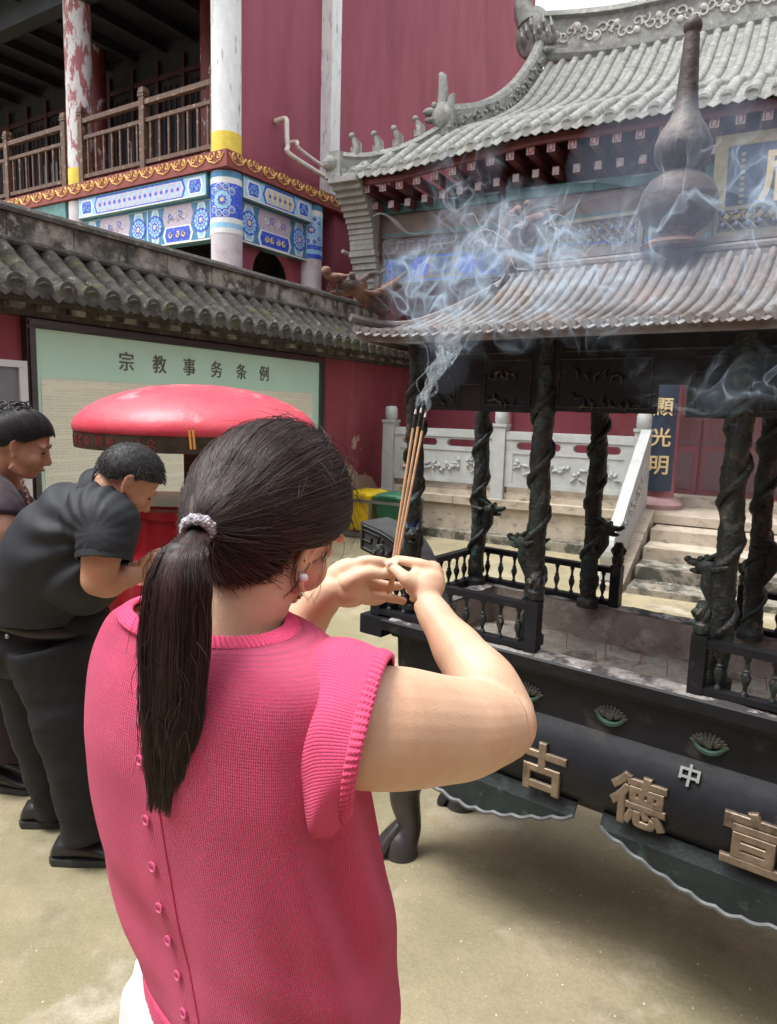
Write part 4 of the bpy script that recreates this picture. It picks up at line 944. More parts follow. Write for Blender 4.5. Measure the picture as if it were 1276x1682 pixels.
for p in ((XL,YF),(-.805,YF),(-.385,YF),(XR,YF),(XL,YB),(-.80,YB),(-.41,YB),(XR,YB)): post(*p)
rail_run((XL+.017,YF),(-.822,YF)); rail_run((-.368,YF),(XR-.017,YF)); rail_run((XL+.017,YB),(-.817,YB)); rail_run((-.393,YB),(XR-.017,YB)); rail_run((XL,YF+.017),(XL,YB-.017)); rail_run((XR,YF+.017),(XR,YB-.017))
for xa in (XL-.0025,XR+.0025): b=MB(); b.box(xa-.0425,xa+.0425,1.68,2.36,.80,.8595); part(ib,'end_shelf',b,IRON)
# hanging panels under the eaves, stepped at the ends
def panel_run(x0,x1,y,zb,nx,nz=1.575,nw=.035):
    b=MB(); w=x1-x0
    b.prism([(x0,y-.008,1.695),(x0,y-.008,zb),(nx-nw,y-.008,zb),(nx-nw,y-.008,nz),(nx+nw,y-.008,nz),(nx+nw,y-.008,zb-.006),(x1,y-.008,zb-.006),(x1,y-.008,1.695)],(0,.016,0))
    q=part(ib,'hanging_panel',b,IRON); b=MB()
    for k in range(14):
        x=x0+.06+(w-.12)*(k+.5)/14
        if abs(x-nx)<nw+.02: continue
        for l in range(2):
            z=1.53+.07*l+random.uniform(-.01,.01); a=random.uniform(0,6); b.tube([(x-.018*math.cos(a),y-.0085,z-.018*math.sin(a)),(x,y-.015,z),(x+.018*math.cos(a+1),y-.0085,z+.018*math.sin(a+1))],[.003,.005,.002],5)
    b.tube([(x0+.03,y-.010,1.66),(x1-.03,y-.010,1.66)],.003,5)
    for p0,p1 in ((x0+.02,nx-nw-.015),(nx+nw+.015,x1-.02)):
        for za in (1.518,1.64): b.tube([(p0,y-.010,za),(p1,y-.010,za)],.0025,5)
        for xa in (p0,p1): b.tube([(xa,y-.010,1.518),(xa,y-.010,1.64)],.0025,5)
    part(q,'panel_relief',b,IRONG,True)
for i in range(3):
    panel_run(PX[i]+.02,PX[i+1]-.02,1.785,1.505,(-1.075,-.515,-.15)[i])
    b=MB(); x0,x1=PXB[i]+.02,PXB[i+1]-.02; b.prism([(x0,2.252,1.695),(x0,2.252,1.505),(x0+.06,2.252,1.505),(x0+.06,2.252,1.60),(x1-.06,2.252,1.60),(x1-.06,2.252,1.505),(x1,2.252,1.505),(x1,2.252,1.695)],(0,.016,0)); part(ib,'hanging_panel',b,IRON)
for xa in (PX[0],PX[3]): b=MB(); b.box(xa-.008,xa+.008,1.82,2.23,1.50,1.69); part(ib,'hanging_panel',b,IRON)
# roof: hipped and upswept
EX0,EX1,EY0,EY1=-1.345,.125,1.585,2.455; RX0,RX1=-1.075,-.145
def up(u,v):
    """corner upsweep; u along the eave, v across"""
    cx=max(0,abs(u-BCX)-.55)/.28; cy=max(0,abs(v-BCY)-.20)/.24
    return .040*min(1.3,cx)**2*min(1,cy)**1.5
fp=[(EY0,1.700),(EY0+.10,1.722),(EY0+.24,1.776),(EY0+.34,1.838),(BCY-.012,1.913)]
Pf=bez([(0,p[0],p[1]) for p in fp],60)
def hipb(u):
    if RX0<=u<=RX1: return 99
    f=(u-EX0)/(RX0-EX0) if u<RX0 else (EX1-u)/(EX1-RX1); f=max(0,f); v=EY0+(BCY-EY0)*f**.8; s=0
    for a,c in zip(Pf,Pf[1:]):
        if c.y>v: break
        s+=(c-a).length
    return s
n_=46; us_=[EX0+.012+(EX1-EX0-.024)*i/(n_-1) for i in range(n_)]
b=MB(); tile_rows(b,us_,fp,.0105,.045,tmax=hipb,zo=up,n=5)
bk=[(2*BCY-p[0],p[1]) for p in fp]; tile_rows(b,us_,bk,.0105,.045,tmax=hipb,zo=up,n=5)
def upx(v,u): return up(u,v)
def hipe(v):
    f=(v-EY0)/(BCY-EY0) if v<BCY else (EY1-v)/(EY1-BCY); f=max(0,f); return f**1.25*.42
ep=[(EX0,1.700),(EX0+.07,1.718),(EX0+.14,1.755),(EX0+.21,1.82),(RX0,1.913)]; vs_=[EY0+.012+(EY1-EY0-.024)*i/23 for i in range(24)]
tile_rows(b,vs_,ep,.0105,.045,tmax=hipe,zo=lambda v,u:up(u,v),n=5,axis=1)
tile_rows(b,vs_,[(2*BCX-p[0],p[1]) for p in ep],.0105,.045,tmax=hipe,zo=lambda v,u:up(u,v),n=5,axis=1)
part(ib,'roof_tiles',b,IRONT,True,50)
b=MB(); N_=24 # soffit
rs=[[(EX0+(EX1-EX0)*i/N_,v,1.690+up(EX0+(EX1-EX0)*i/N_,v)) for i in range(N_+1)] for v in np.linspace(EY0+.005,EY1-.005,12)]
b.rings(rs,0,False,False,closed=False); part(ib,'soffit',b,IRON)
b=MB() # eave band
loop=[]
for i in range(41): loop.append((EX0+(EX1-EX0)*i/40,EY0))
for i in range(1,21): loop.append((EX1,EY0+(EY1-EY0)*i/20))
for i in range(1,41): loop.append((EX1-(EX1-EX0)*i/40,EY1))
for i in range(1,20): loop.append((EX0,EY1-(EY1-EY0)*i/20))
rs=[]
for k,(dz,e) in enumerate(((-.022,.0),(-.022,.012),(.004,.016),(.004,.0))):
    rs.append([(x+(e if x>BCX else -e)*(-.6 if 0 else -1)*(1 if abs(x-BCX)>.8 else 0)*-1*0,y+(0),1.698+dz+up(x,y)) if k in (0,3) else (BCX+(x-BCX)*(1-.012),BCY+(y-BCY)*(1-.02),1.698+dz+up(x,y)) for x,y in loop])
rs.append(rs[0]); b.rings(rs,0,False,False); part(ib,'eave_band',b,IRONT,True,40)
# hip ridges with dragon heads, main ridge
for sx in (-1,1):
    for sy in (-1,1):
        ex=EX0-.01 if sx<0 else EX1+.01; ey=BCY+sy*(BCY-EY0+.01); rx=RX0 if sx<0 else RX1
        pts=[]
        for f in np.linspace(0,1,14):
            x=ex+(rx-ex)*f; y=ey+(BCY-ey)*f**.8; z=1.712+.205*f**1.5+.040*max(0,1-f*3)**1.5; pts.append((x,y,z))
        b=MB(); b.tube(pts,[.012]*14,8); hr=part(ib,'hip_ridge',b,IRONT,True)
        b=MB(); c=Vector(pts[1])+Vector((0,0,.03)); d=Vector((ex-rx,ey-BCY,0)).normalized(); s_=Vector((-d.y,d.x,0)); Rr=Matrix((d,s_,Vector((0,0,1)))).transposed(); Z=Vector((0,0,1))
        b.tube([c-d*.05,c+d*.0+Z*.03,c+d*.04+Z*.06],[.018,.024,.024],10)
        b.ell(c+d*.05+Z*.068,(.044,.028,.027),Rr,14,8); b.ell(c+d*.095+Z*.086,(.042,.018,.012),Rr,12,8); b.ell(c+d*.085+Z*.045,(.034,.015,.009),Rr,12,8); b.ell(c+d*.130+Z*.100,(.015,.017,.014),Rr,8,6)
        for s in (-1,1):
            b.ell(c+d*.06+s_*.02*s+Z*.092,.010,None,8,6); b.tube(bez([c+d*.03+s_*.015*s+Z*.08,c+d*.005+s_*.026*s+Z*.10,c-d*.02+s_*.028*s+Z*.102,c-d*.035+s_*.028*s+Z*.115],8),[.009,.009,.008,.007,.006,.005,.004,.002],6)
            for k in range(5): b.tube([c+d*(.02-.012*k)+s_*.022*s+Z*(.05-.004*k),c-d*(.01+.014*k)+s_*.04*s+Z*(.045+.01*k),c-d*(.04+.014*k)+s_*.038*s+Z*(.05+.016*k)],[.006,.008,.002],5)
            for k in range(3): b.tube([c+d*(.08+.02*k)+s_*.012*s+Z*.05,c+d*(.085+.02*k)+s_*.014*s+Z*.068],[.003,.001],5)
        part(hr,'dragon_head',b,IRONR,True,70)
def LOW(b,k=1.0):
    b.v=[(x,y,1.972+(z-1.972)*k-.034) for x,y,z in b.v]; return b
b=MB()
b.box(RX0-.02,RX1+.02,BCY-.020,BCY+.020,1.925,1.950); b.tube([(RX0-.02,BCY,1.962),(RX1+.02,BCY,1.962)],.016,10); b.box(RX0,RX1,BCY-.012,BCY+.012,1.976,1.992); part(ib,'roof_ridge',LOW(b),IRONT)
def lattice(x0,x1,z0,z1):
    b=MB()
    for a,c,e,f_ in ((x0,x1,z1-.010,z1),(x0,x1,z0,z0+.008),(x0,x0+.010,z0+.008,z1-.01),(x1-.010,x1,z0+.008,z1-.01)): b.box(a,c,BCY-.008,BCY+.008,e,f_)
    w=.026; k=int((x1-x0)/w)+4; H=z1-z0-.018
    for i in range(-3,k):
        for s in (1,-1):
            a=x0+i*w if s>0 else x0+i*w+H; c=a+s*H
            p0=Vector((a,BCY+.002*s,z0+.008)); p1=Vector((c,BCY+.002*s,z1-.01)); d=p1-p0
            t0=0;t1=1
            for lim in (x0+.01,x1-.01):
                t=(lim-p0.x)/d.x
                if (lim==x0+.01 and d.x>0) or (lim==x1-.01 and d.x<0): t0=max(t0,t)
                else: t1=min(t1,t)
            if t1>t0: b.tube([p0+d*t0,p0+d*t1],.0028,5)
    lt=part(ib,'ridge_lattice',LOW(b),mat('olive_grey_lattice',(.16,.155,.12),.6,metal=.2,var=.3,vs=20) if 'olive_grey_lattice' not in bpy.data.materials else bpy.data.materials['olive_grey_lattice'])
    b=MB()
    for i in range(int((x1-x0)/.03)):
        for j in range(2):
            x=x0+.02+.03*i; z=z0+.025+.03*j; b.ell((x+random.uniform(-.004,.004),BCY-.004,z),(.007,.006,.008),None,7,5)
    part(lt,'lattice_flower',LOW(b),IRONR if random.random()<.5 else mat('lattice_flower_blue',(.10,.13,.20),.6,var=.3),True)
lattice(-.985,-.695,1.993,2.085); lattice(-.515,-.225,1.993,2.062)
b=MB(); b.tube([(-.705,BCY,1.96),(-.705,BCY,2.10)],.007,8); b.tube([(-.512,BCY,1.96),(-.512,BCY,2.085)],.007,8); part(ib,'lattice_post',LOW(b),IRONT)
# gourd finial
b=MB(); b.lathe([(.085,1.972),(.088,1.98),(.072,1.990),(.050,1.998),(.047,2.008),(.060,2.018)],(BCX,BCY,0),32); part(ib,'finial_base',LOW(b,1.055),IRONR,True,60)
b=MB(); b.lathe([(.040,2.010),(.060,2.018),(.085,2.035),(.098,2.062),(.100,2.082),(.094,2.108),(.076,2.135),(.052,2.150),(.042,2.157),(.052,2.166),(.066,2.182),(.072,2.205),(.070,2.225),(.058,2.252),(.040,2.278),(.031,2.300),(.027,2.335),(.0225,2.40),(.0195,2.46),(.018,2.475)],(BCX,BCY,0),36); b.ell((BCX,BCY,2.490),.0235,None,16,10)
part(ib,'gourd_finial',LOW(b,1.055),mat('bronzed_iron_gourd',(.065,.05,.048),.58,metal=.25,var=.45,vs=6,bump=(60,.003),patches=[((.16,.135,.12),7,.58,.06),((.07,.09,.06),14,.62,.06)]),True,60)
# dragon ornaments on the ridge ends
for sx in (-1,1):
    b=MB(); x=RX0+.005 if sx<0 else RX1-.005; d=-sx
    b.tube(bez([(x,BCY,1.975),(x-d*.02,BCY,2.03),(x+d*.02,BCY,2.08),(x+d*.05,BCY,2.10)],14),lerps([.034,.038,.030,.022],14),10)
    b.ell((x+d*.055,BCY,2.10),(.034,.022,.020),None,12,8); b.ell((x+d*.095,BCY,2.118),(.028,.014,.009),None,10,6); b.ell((x+d*.085,BCY,2.085),(.026,.012,.008),None,10,6)
    b.ell((x-d*.012,BCY,2.135),(.017,.015,.016),None,10,6); b.ell((x+d*.022,BCY,2.150),(.013,.012,.013),None,10,6)
    b.tube(bez([(x-d*.01,BCY,2.02),(x-d*.05,BCY,2.07),(x-d*.045,BCY,2.12),(x-d*.02,BCY,2.14)],9),[.016,.016,.015,.014,.013,.011,.009,.007,.004],7)
    for k in range(10):
        a=random.uniform(0,2*PI); c=Vector((x+d*random.uniform(-.03,.05),BCY,2.0+.012*k))
        for s in (-1,1): b.tube([c+Vector((0,s*.018,0)),c+Vector((.014*math.cos(a),s*.040,.014*math.sin(a))),c+Vector((.03*math.cos(a),s*.028,.03*math.sin(a)))],[.006,.008,.002],5)
    part(ib,'ridge_dragon',LOW(b),IRONR,True,70)
# ================================================================ people
def Y(px,py,yw):
    d=CR*((px-638)/FPX)-CU*((py-841)/FPX)+_F
    return Vector((0,0,HC))+d*(yw/d.y)
def skin_mat(name,col,var=.06):
    return mat(name,col,.48,var=var,vs=9,bump=(420,.0005),sss=.10,patches=[((col[0]*.95,col[1]*.76,col[2]*.70),11,.60,.12),((col[0]*.80,col[1]*.66,col[2]*.60),60,.70,.05)])
LATE=[]
def head_prims(b,C,M,s=1.0,ears=True,wide=1.0,ez=0.0,ex=1.0,oy=0.0,ey=0.0):
    """head built round C; M columns are right, forward, up"""
    def P(x,y,z): return C+M@(Vector((x*wide,y+oy,z))*s)
    def E(x,y,z,rx,ry,rz,n=20,k=12): b.ell(P(x,y,z),(rx*s*wide,ry*s,rz*s),M,n,k)
    E(0,-.010,.022,.072,.092,.086); E(0,.020,-.020,.064,.070,.085); E(0,.040,-.062,.046,.048,.046); E(0,.066,-.098,.024,.020,.016)
    for sx in (-1,1):
        E(sx*.036,.058,-.036,.026,.030,.030,14,8); E(sx*.030,.074,.020,.024,.016,.008,12,8); E(sx*.031,.072,-.002,.015,.014,.009,12,8); E(sx*.010,.094,-.044,.009,.010,.008,10,6)
        b.tube([P(sx*.050,.0,-.085),P(sx*.036,.040,-.100),P(0,.062,-.106)],[.016*s,.016*s,.014*s],10)
        if ears:
            oy_=oy; 
            b.tube([P(sx*.068,.004+ey,-.040+ez),P(sx*.074,.006+ey,-.052+ez),P(sx*.077*ex,-.006+ey,-.038+ez),P(sx*.082*ex,-.020+ey,-.014+ez),P(sx*.083*ex*ex,-.020+ey,.004+ez),P(sx*.077*ex*ex,-.006+ey,.012+ez),P(sx*.070*ex,.004+ey,.0+ez)],[.007*s,.0085*s,.006*s,.005*s,.005*s,.0045*s,.0045*s],8)
            E(sx*.070,-.008+ey,-.016+ez,.008,.012,.022,10,8)
    b.tube([P(0,.082,.012),P(0,.096,-.012),P(0,.108,-.034),P(0,.106,-.044)],[.008*s,.009*s,.012*s,.009*s],10)
    E(0,.088,-.064,.022,.012,.005,14,6); E(0,.087,-.074,.019,.011,.006,14,6)
    return P
def face_parts(t,C,M,s=1.0,skin=None,wide=1.0):
    def P(x,y,z): return C+M@(Vector((x*wide,y,z))*s)
    b=MB()
    for sx in (-1,1): b.ell(P(sx*.031,.077,-.003),(.0125*s,.010*s,.0055*s),M,10,8)
    part(t,'eye',b,DARKW if 'eye_dark' not in bpy.data.materials else bpy.data.materials['eye_dark'],True)
    b=MB()
    for sx in (-1,1): b.tube([P(sx*.014,.088,.018),P(sx*.032,.084,.025),P(sx*.048,.072,.020)],[.0022*s,.003*s,.0015*s],6)
    part(t,'eyebrow',b,DARKW,True)
    b=MB(); b.tube([P(-.022,.093,-.069),P(0,.1005,-.067),P(.022,.093,-.069)],[.002*s,.005*s,.002*s],8,flat=.6)
    part(t,'lips',b,mat('lip_tone',(.38,.14,.12),.5,var=.1) if 'lip_tone' not in bpy.data.materials else bpy.data.materials['lip_tone'],True)
def orient(yaw,pitch,roll=0):
    """yaw to the right of straight ahead, pitch down, roll to the right, degrees"""
    return (Matrix.Rotation(-R(yaw),3,'Z')@Matrix.Rotation(-R(pitch),3,'X')@Matrix.Rotation(R(roll),3,'Y'))
def hair_curves(name,parent,strands,radius,mt,off):
    """strands: list of point lists in root frame coordinates"""
    hc=bpy.data.hair_curves.new(name); hc.add_curves([len(s) for s in strands])
    co=np.array([c for s in strands for p in s for c in (p[0]-off[0],p[1]-off[1],p[2]-off[2])],dtype=np.float32)
    hc.attributes['position'].data.foreach_set('vector',co)
    ra=hc.attributes.get('radius') or hc.attributes.new('radius','FLOAT','POINT')
    rv=np.concatenate([radius*np.linspace(1,.35,len(s))**.6 for s in strands]).astype(np.float32); ra.data.foreach_set('value',rv)
    hc.materials.append(mt); o=bpy.data.objects.new(name,hc); o.parent=parent; LATE.append(o); return o
def hair_mat(name,c0,c1,rough=.38):
    m=bpy.data.materials.new(name); m.use_nodes=True; nt=m.node_tree; b=nt.nodes['Principled BSDF']
    hi=nt.nodes.new('ShaderNodeHairInfo'); cr=nt.nodes.new('ShaderNodeValToRGB'); e=cr.color_ramp.elements; e[0].color=c0+(1,); e[1].color=c1+(1,); e[0].position=.25
    nt.links.new(hi.outputs['Random'],cr.inputs[0]); nt.links.new(cr.outputs[0],b.inputs['Base Color']); b.inputs['Roughness'].default_value=rough; b.inputs['Specular IOR Level'].default_value=.38
    return m
# ---------------------------------------------------------------- woman in the pink knitted vest
SK=skin_mat('fair_skin',(.70,.475,.325))
WC=(-.19,.84,0)
wm=thing('person','woman in pink knitted vest with long dark ponytail raising incense in both hands','person',FW,WC)
HM=orient(44,35,4); HCn=Y(442,842,.865)
b=MB(); HP=head_prims(b,HCn,HM,1.0,ez=-.016,ex=.95,oy=.006,ey=.030)
# neck and shoulders
b.tube(bez([Y(350,1130,.83),Y(350,1075,.82),Y(368,1040,.815),Y(398,990,.815),Y(425,930,.84),Y(440,880,.86)],18),lerps([.105,.098,.074,.054,.051,.052],18),24)
TR=[(1.235,-.207,.83,.150,.075),(1.2,-.199,.83,.185,.095),(1.1,-.202,.83,.195,.108),(1.0,-.192,.84,.195,.115),(.9,-.177,.85,.195,.12),(.8,-.156,.85,.185,.118)]
yw=R(40); rd=Vector((math.cos(yw),-math.sin(yw),0)); fd=Vector((math.sin(yw),math.cos(yw),0))
def ering(cx,cy,z,a,bb,n=64,p=2.0):
    out=[]
    for i in range(n):
        t=2*PI*i/n; c,s=math.cos(t),math.sin(t); q=Vector((cx,cy,z))+rd*(a*math.copysign(abs(c)**(2/p),c))+fd*(bb*math.copysign(abs(s)**(2/p),s)); out.append(q)
    return out
b.rings([ering(cx,cy,z,a,c) for z,cx,cy,a,c in TR])
# right arm
A0=Y(545,1185,.76);A1=Y(600,1192,.745);A2=Y(655,1195,.775);A3=Y(745,1197,.835);A4=Y(815,1188,.89)
b.tube(bez([A0,A1,A2,A3,A4],26),lerps([.066,.0675,.069,.064,.053],26),28)
EL=Y(822,1184,.905)
b.ell(Y(818,1188,.895),(.051,.050,.051),None,24,16); b.ell(Y(850,1201,.905),(.021,.020,.022),None,20,12)
WR=Y(699,985,1.025)
b.tube(bez([EL,Y(798,1130,.925),Y(756,1072,.965),Y(721,1022,1.0),WR],26),lerps([.049,.047,.037,.0265,.0215],26),24)
# left arm
L0=Y(250,1150,.98); LE=Y(425,1130,1.14); LW=Y(548,966,1.05)
b.tube(bez([L0,Y(340,1160,1.06),LE],14),lerps([.062,.058,.048],14),20)
b.tube(bez([LE,Y(470,1068,1.12),Y(512,1008,1.085),Y(542,972,1.055),Y(556,964,1.052)],24),lerps([.048,.043,.036,.0285,.0235,.020],24),24)
# hands: palm, four fingers, thumb; px,py,depth triples read off the photo
def fin(pts,rad,n=14):
    P=[Y(*p) for p in pts]; b.tube(bez(P,n),lerps(rad,n),12); b.ell(P[-1],rad[-1],None,12,8)
k1=.0074
# left hand (palm towards the lens)
b.tube(bez([Y(540,972,1.056),Y(560,963,1.052),Y(580,955,1.056),Y(596,948,1.058)],10),[(.0225,.0215),(.027,.0195),(.033,.017),(.036,.016),(.038,.0155),(.0385,.015),(.038,.0145),(.037,.014),(.034,.013),(.029,.011)],20,upv=(0,0,1))
b.ell(Y(572,968,1.044),(.024,.016,.026),None,16,10); b.ell(Y(577,940,1.052),(.022,.014,.022),None,16,10)
fin([(588,925,1.056),(603,921,1.054),(622,922,1.054),(640,925,1.062)],[.0095,.0088,.0080,.0070])
fin([(590,944,1.064),(608,955,1.070),(632,961,1.074),(657,963,1.076)],[.0095,.0086,.0078,.0070])
fin([(588,963,1.062),(606,977,1.064),(634,981,1.068),(662,987,1.070)],[.0092,.0082,.0076,.0066])
fin([(578,978,1.060),(598,986,1.066),(620,988,1.078),(638,980,1.088)],[.0085,.0074,.0066,.0058])
fin([(566,960,1.040),(586,948,1.036),(603,942,1.038),(622,943,1.046),(639,943,1.052)],[.0150,.0125,.0098,.0088,.0074],18)
# right hand (back and thumb side towards the lens)
b.tube(bez([WR,Y(699,968,1.034),Y(701,952,1.040),Y(701,938,1.044)],10),[(.021,.020),(.023,.021),(.026,.022),(.028,.0225),(.029,.0225),(.029,.022),(.028,.021),(.026,.020),(.023,.018),(.018,.014)],20,upv=(1,0,0))
b.ell(Y(708,948,1.052),(.020,.022,.026),None,16,10); b.ell(Y(684,958,1.036),(.017,.014,.024),None,16,10)
fin([(706,933,1.046),(690,927,1.044),(668,922,1.050),(650,919,1.062)],[.0105,.0092,.0082,.0070])
fin([(680,962,1.028),(668,952,1.024),(656,941,1.032),(642,929,1.046)],[.0140,.0115,.0094,.0076],16)
fin([(716,940,1.062),(716,946,1.090),(696,950,1.102),(668,958,1.096)],[.0100,.0088,.0080,.0070])
fin([(720,954,1.062),(716,962,1.088),(694,966,1.098),(672,970,1.090)],[.0098,.0086,.0078,.0068])
fin([(718,968,1.056),(712,976,1.078),(692,980,1.086),(678,984,1.078)],[.0090,.0080,.0070,.0060])
# legs and feet carry the figure down to the ground
for s in (-1,1):
    hp0=Vector((-.165,.86,.80))+rd*.085*s; 
    b.tube(bez([hp0,hp0+Vector((.01,.02,-.36)),hp0+Vector((.0,.0,-.66)),Vector((hp0.x,hp0.y,.07))],20),lerps([.088,.060,.050,.036],20),18)
    b.tube([Vector((hp0.x,hp0.y,.05))-fd*.03,Vector((hp0.x,hp0.y,.045))+fd*.07,Vector((hp0.x,hp0.y,.03))+fd*.15],[.035,.034,.024],14)
body=mesh_part(wm,'body',remesh(b,.0026,7,.55),SK)
face_parts(wm,HCn,HM)
# nails
NM=mat('fingernail',(.80,.58,.50),.22,var=.04)
b=MB()
for (p,d) in (((641,927,1.0385),0),((636,941,1.0445),1)):
    c=Y(*p); b.ell(c,(.0052,.0018,.0042),None,12,6)
part(wm,'fingernail',b,NM,True)
# ear jewels
b=MB(); b.ell(Y(499,949,.800),.0052,None,16,10); part(wm,'pearl_earring',b,mat('pearl',(.82,.80,.78),.12,var=.03,coat=.6),True)
b=MB(); b.ell(Y(502,921,.800),.0026,None,10,8); part(wm,'gold_ear_stud',b,mat('gold_stud',(.75,.50,.20),.2,metal=1,var=.05),True)
# ---- knitted vest
def knit_mat(name,col,kx,ky,depth,rib=False):
    m=bpy.data.materials.new(name); m.use_nodes=True; nt=m.node_tree; N=nt.nodes; L=nt.links; b=N['Principled BSDF']
    b.inputs['Roughness'].default_value=.85; b.inputs['Sheen Weight'].default_value=.22; b.inputs['Sheen Roughness'].default_value=.4; b.inputs['Specular IOR Level'].default_value=.25; b.inputs['Sheen Tint'].default_value=(1,.55,.7,1)
    uv=N.new('ShaderNodeUVMap'); sp=N.new('ShaderNodeSeparateXYZ'); L.new(uv.outputs[0],sp.inputs[0])
    def M_(op,a,c=None,d=None):
        n=N.new('ShaderNodeMath'); n.operation=op
        for i,x in enumerate((a,c,d)):
            if x is None: continue
            if isinstance(x,(int,float)): n.inputs[i].default_value=x
            else: L.new(x,n.inputs[i])
        return n.outputs[0]
    u=M_('MULTIPLY',sp.outputs[0],kx); v=M_('MULTIPLY',sp.outputs[1],ky)
    fu=M_('ABSOLUTE',M_('SUBTRACT',M_('FRACT',u),.5))            # 0 middle of a column, .5 between columns
    vv=M_('ADD',v,M_('MULTIPLY',fu,1.2)); fv=M_('ABSOLUTE',M_('SUBTRACT',M_('FRACT',vv),.5))
    h=M_('MULTIPLY',M_('SUBTRACT',1,M_('POWER',M_('MULTIPLY',fu,2),2)),M_('SUBTRACT',1,M_('MULTIPLY',fv,1.2)))
    bp=N.new('ShaderNodeBump'); bp.inputs['Distance'].default_value=depth; L.new(h,bp.inputs['Height']); L.new(bp.outputs[0],b.inputs['Normal'])
    tc=N.new('ShaderNodeTexCoord'); n1=N.new('ShaderNodeTexNoise'); n1.inputs['Scale'].default_value=14; n1.inputs['Detail'].default_value=6; L.new(tc.outputs['Object'],n1.inputs['Vector'])
    n2=N.new('ShaderNodeTexNoise'); n2.inputs['Scale'].default_value=420; n2.inputs['Detail'].default_value=2; L.new(tc.outputs['Object'],n2.inputs['Vector'])
    f=M_('ADD',M_('MULTIPLY',n1.outputs['Fac'],.35),M_('MULTIPLY',n2.outputs['Fac'],.45)); f=M_('ADD',f,M_('MULTIPLY',h,.42))  # stitch height feeds the colour too, painting shade into the grooves
    cr=N.new('ShaderNodeValToRGB'); e=cr.color_ramp.elements; e[0].position=.15; e[1].position=.95
    e[0].color=tuple(c*.62 for c in col)+(1,); e[1].color=tuple(min(1,c*1.22+.02) for c in col)+(1,)
    L.new(f,cr.inputs[0]); L.new(cr.outputs[0],b.inputs['Base Color']); return m
PK=(.78,.082,.205)
KN=knit_mat('pink_knit',PK,340,300,.0016); KS=knit_mat('pink_knit_sleeve',PK,420,330,.0008); KR=knit_mat('pink_rib',PK,90,420,.0012)
def rib_m(name,ribs):
    return bpy.data.materials.get(name) or knit_mat(name,PK,ribs/.25,260,.0010)
def grid_mesh(name,rows,us,vs_,closed=True,thick=.004):
    n=len(rows[0]); v=[p for r in rows for p in r]; f=[]; uv=[]
    for i in range(len(rows)-1):
        for j in range(n if closed else n-1):
            k=(j+1)%n; f.append((i*n+j,i*n+k,(i+1)*n+k,(i+1)*n+j)); u0=us[j]; u1=us[j+1]; uv+= [(u0,vs_[i]),(u1,vs_[i]),(u1,vs_[i+1]),(u0,vs_[i+1])]
    me=bpy.data.meshes.new(name); me.from_pydata([tuple(p) for p in v],[],f); l=me.uv_layers.new(name='uv'); l.data.foreach_set('uv',[c for q in uv for c in q]); me.update()
    if thick:
        o=bpy.data.objects.new('t',me); COL.objects.link(o); s=o.modifiers.new('s','SOLIDIFY'); s.thickness=thick; s.offset=-1; dg=bpy.context.evaluated_depsgraph_get(); m2=bpy.data.meshes.new_from_object(o.evaluated_get(dg),depsgraph=dg); bpy.data.objects.remove(o,do_unlink=True); bpy.data.meshes.remove(me); me=m2
    return me
NZ=(-.214,.828,1.247)
SW=[(.742,-.146,.85,.196,.128),(.77,-.151,.85,.204,.131),(.80,-.156,.85,.209,.131),(.85,-.167,.85,.219,.132),(.90,-.177,.85,.224,.133),(.95,-.185,.845,.223,.133),(1.0,-.192,.84,.222,.132),(1.05,-.197,.835,.220,.131),(1.10,-.202,.83,.219,.128),(1.15,-.204,.83,.216,.122),(1.185,-.202,.83,.210,.116),(1.210,-.200,.83,.199,.108),(1.228,-.202,.83,.180,.100),(1.240,-.206,.83,.152,.093),(1.246,-.212,.828,.126,.086)]
n=220; rows=[]; zs=[]
ts=np.linspace(0,1,110)
ar=np.array([(c[0],c[1],c[2],c[3],c[4]) for c in SW]); kk=np.linspace(0,1,len(SW))
def sm(t): 
    i=t*(len(SW)-1); j=min(int(i),len(SW)-2); u=i-j; p=[ar[max(j-1,0)],ar[j],ar[j+1],ar[min(j+2,len(SW)-1)]]
    return .5*((2*p[1])+(p[2]-p[0])*u+(2*p[0]-5*p[1]+4*p[2]-p[3])*u*u+(3*p[1]-p[0]-3*p[2]+p[3])*u*u*u)
for t in ts:
    z,cx,cy,a,bb=sm(t); r=ering(cx,cy,z,a,bb,n,2.15)
    out=[]
    for j,q in enumerate(r):
        th=2*PI*j/n; c=Vector((cx,cy,z)); d=(q-c).normalized(); fade=min(1,(1.25-z)/.05)
        w_=.0075*noise.noise((q.x*8,q.y*8,q.z*4))+.005*math.sin(q.z*34+th*4.0)*math.exp(-((z-.86)/.09)**2)*(.5+.5*math.sin(th*3+1))+.0022*noise.noise((q.x*22,q.y*22,q.z*9))
        # soft folds falling from the arm pit, a gentle hollow down the spine
        tb=(th-1.5*PI); w_-=.006*math.exp(-(tb/.35)**2)*fade*math.exp(-((z-1.0)/.16)**2)
        tr_=((th+PI)%(2*PI))-PI   # 0 at her right side
        w_+=.012*math.sin(tr_*11+z*13)*math.exp(-((tr_+.10)/.42)**2)*math.exp(-((z-.98)/.14)**2)
        w_+=.003*math.sin(z*62+tr_*5)*math.exp(-((tr_+.7)/.5)**2)*math.exp(-((z-.83)/.07)**2)
        out.append(q+d*w_*fade)
    rows.append(out); zs.append(z)
us=[.205*2*PI*j/n for j in range(n+1)]
sw=mesh_part(wm,'knitted_vest',grid_mesh('knitted_vest',rows,us,zs,True,.004),KN)
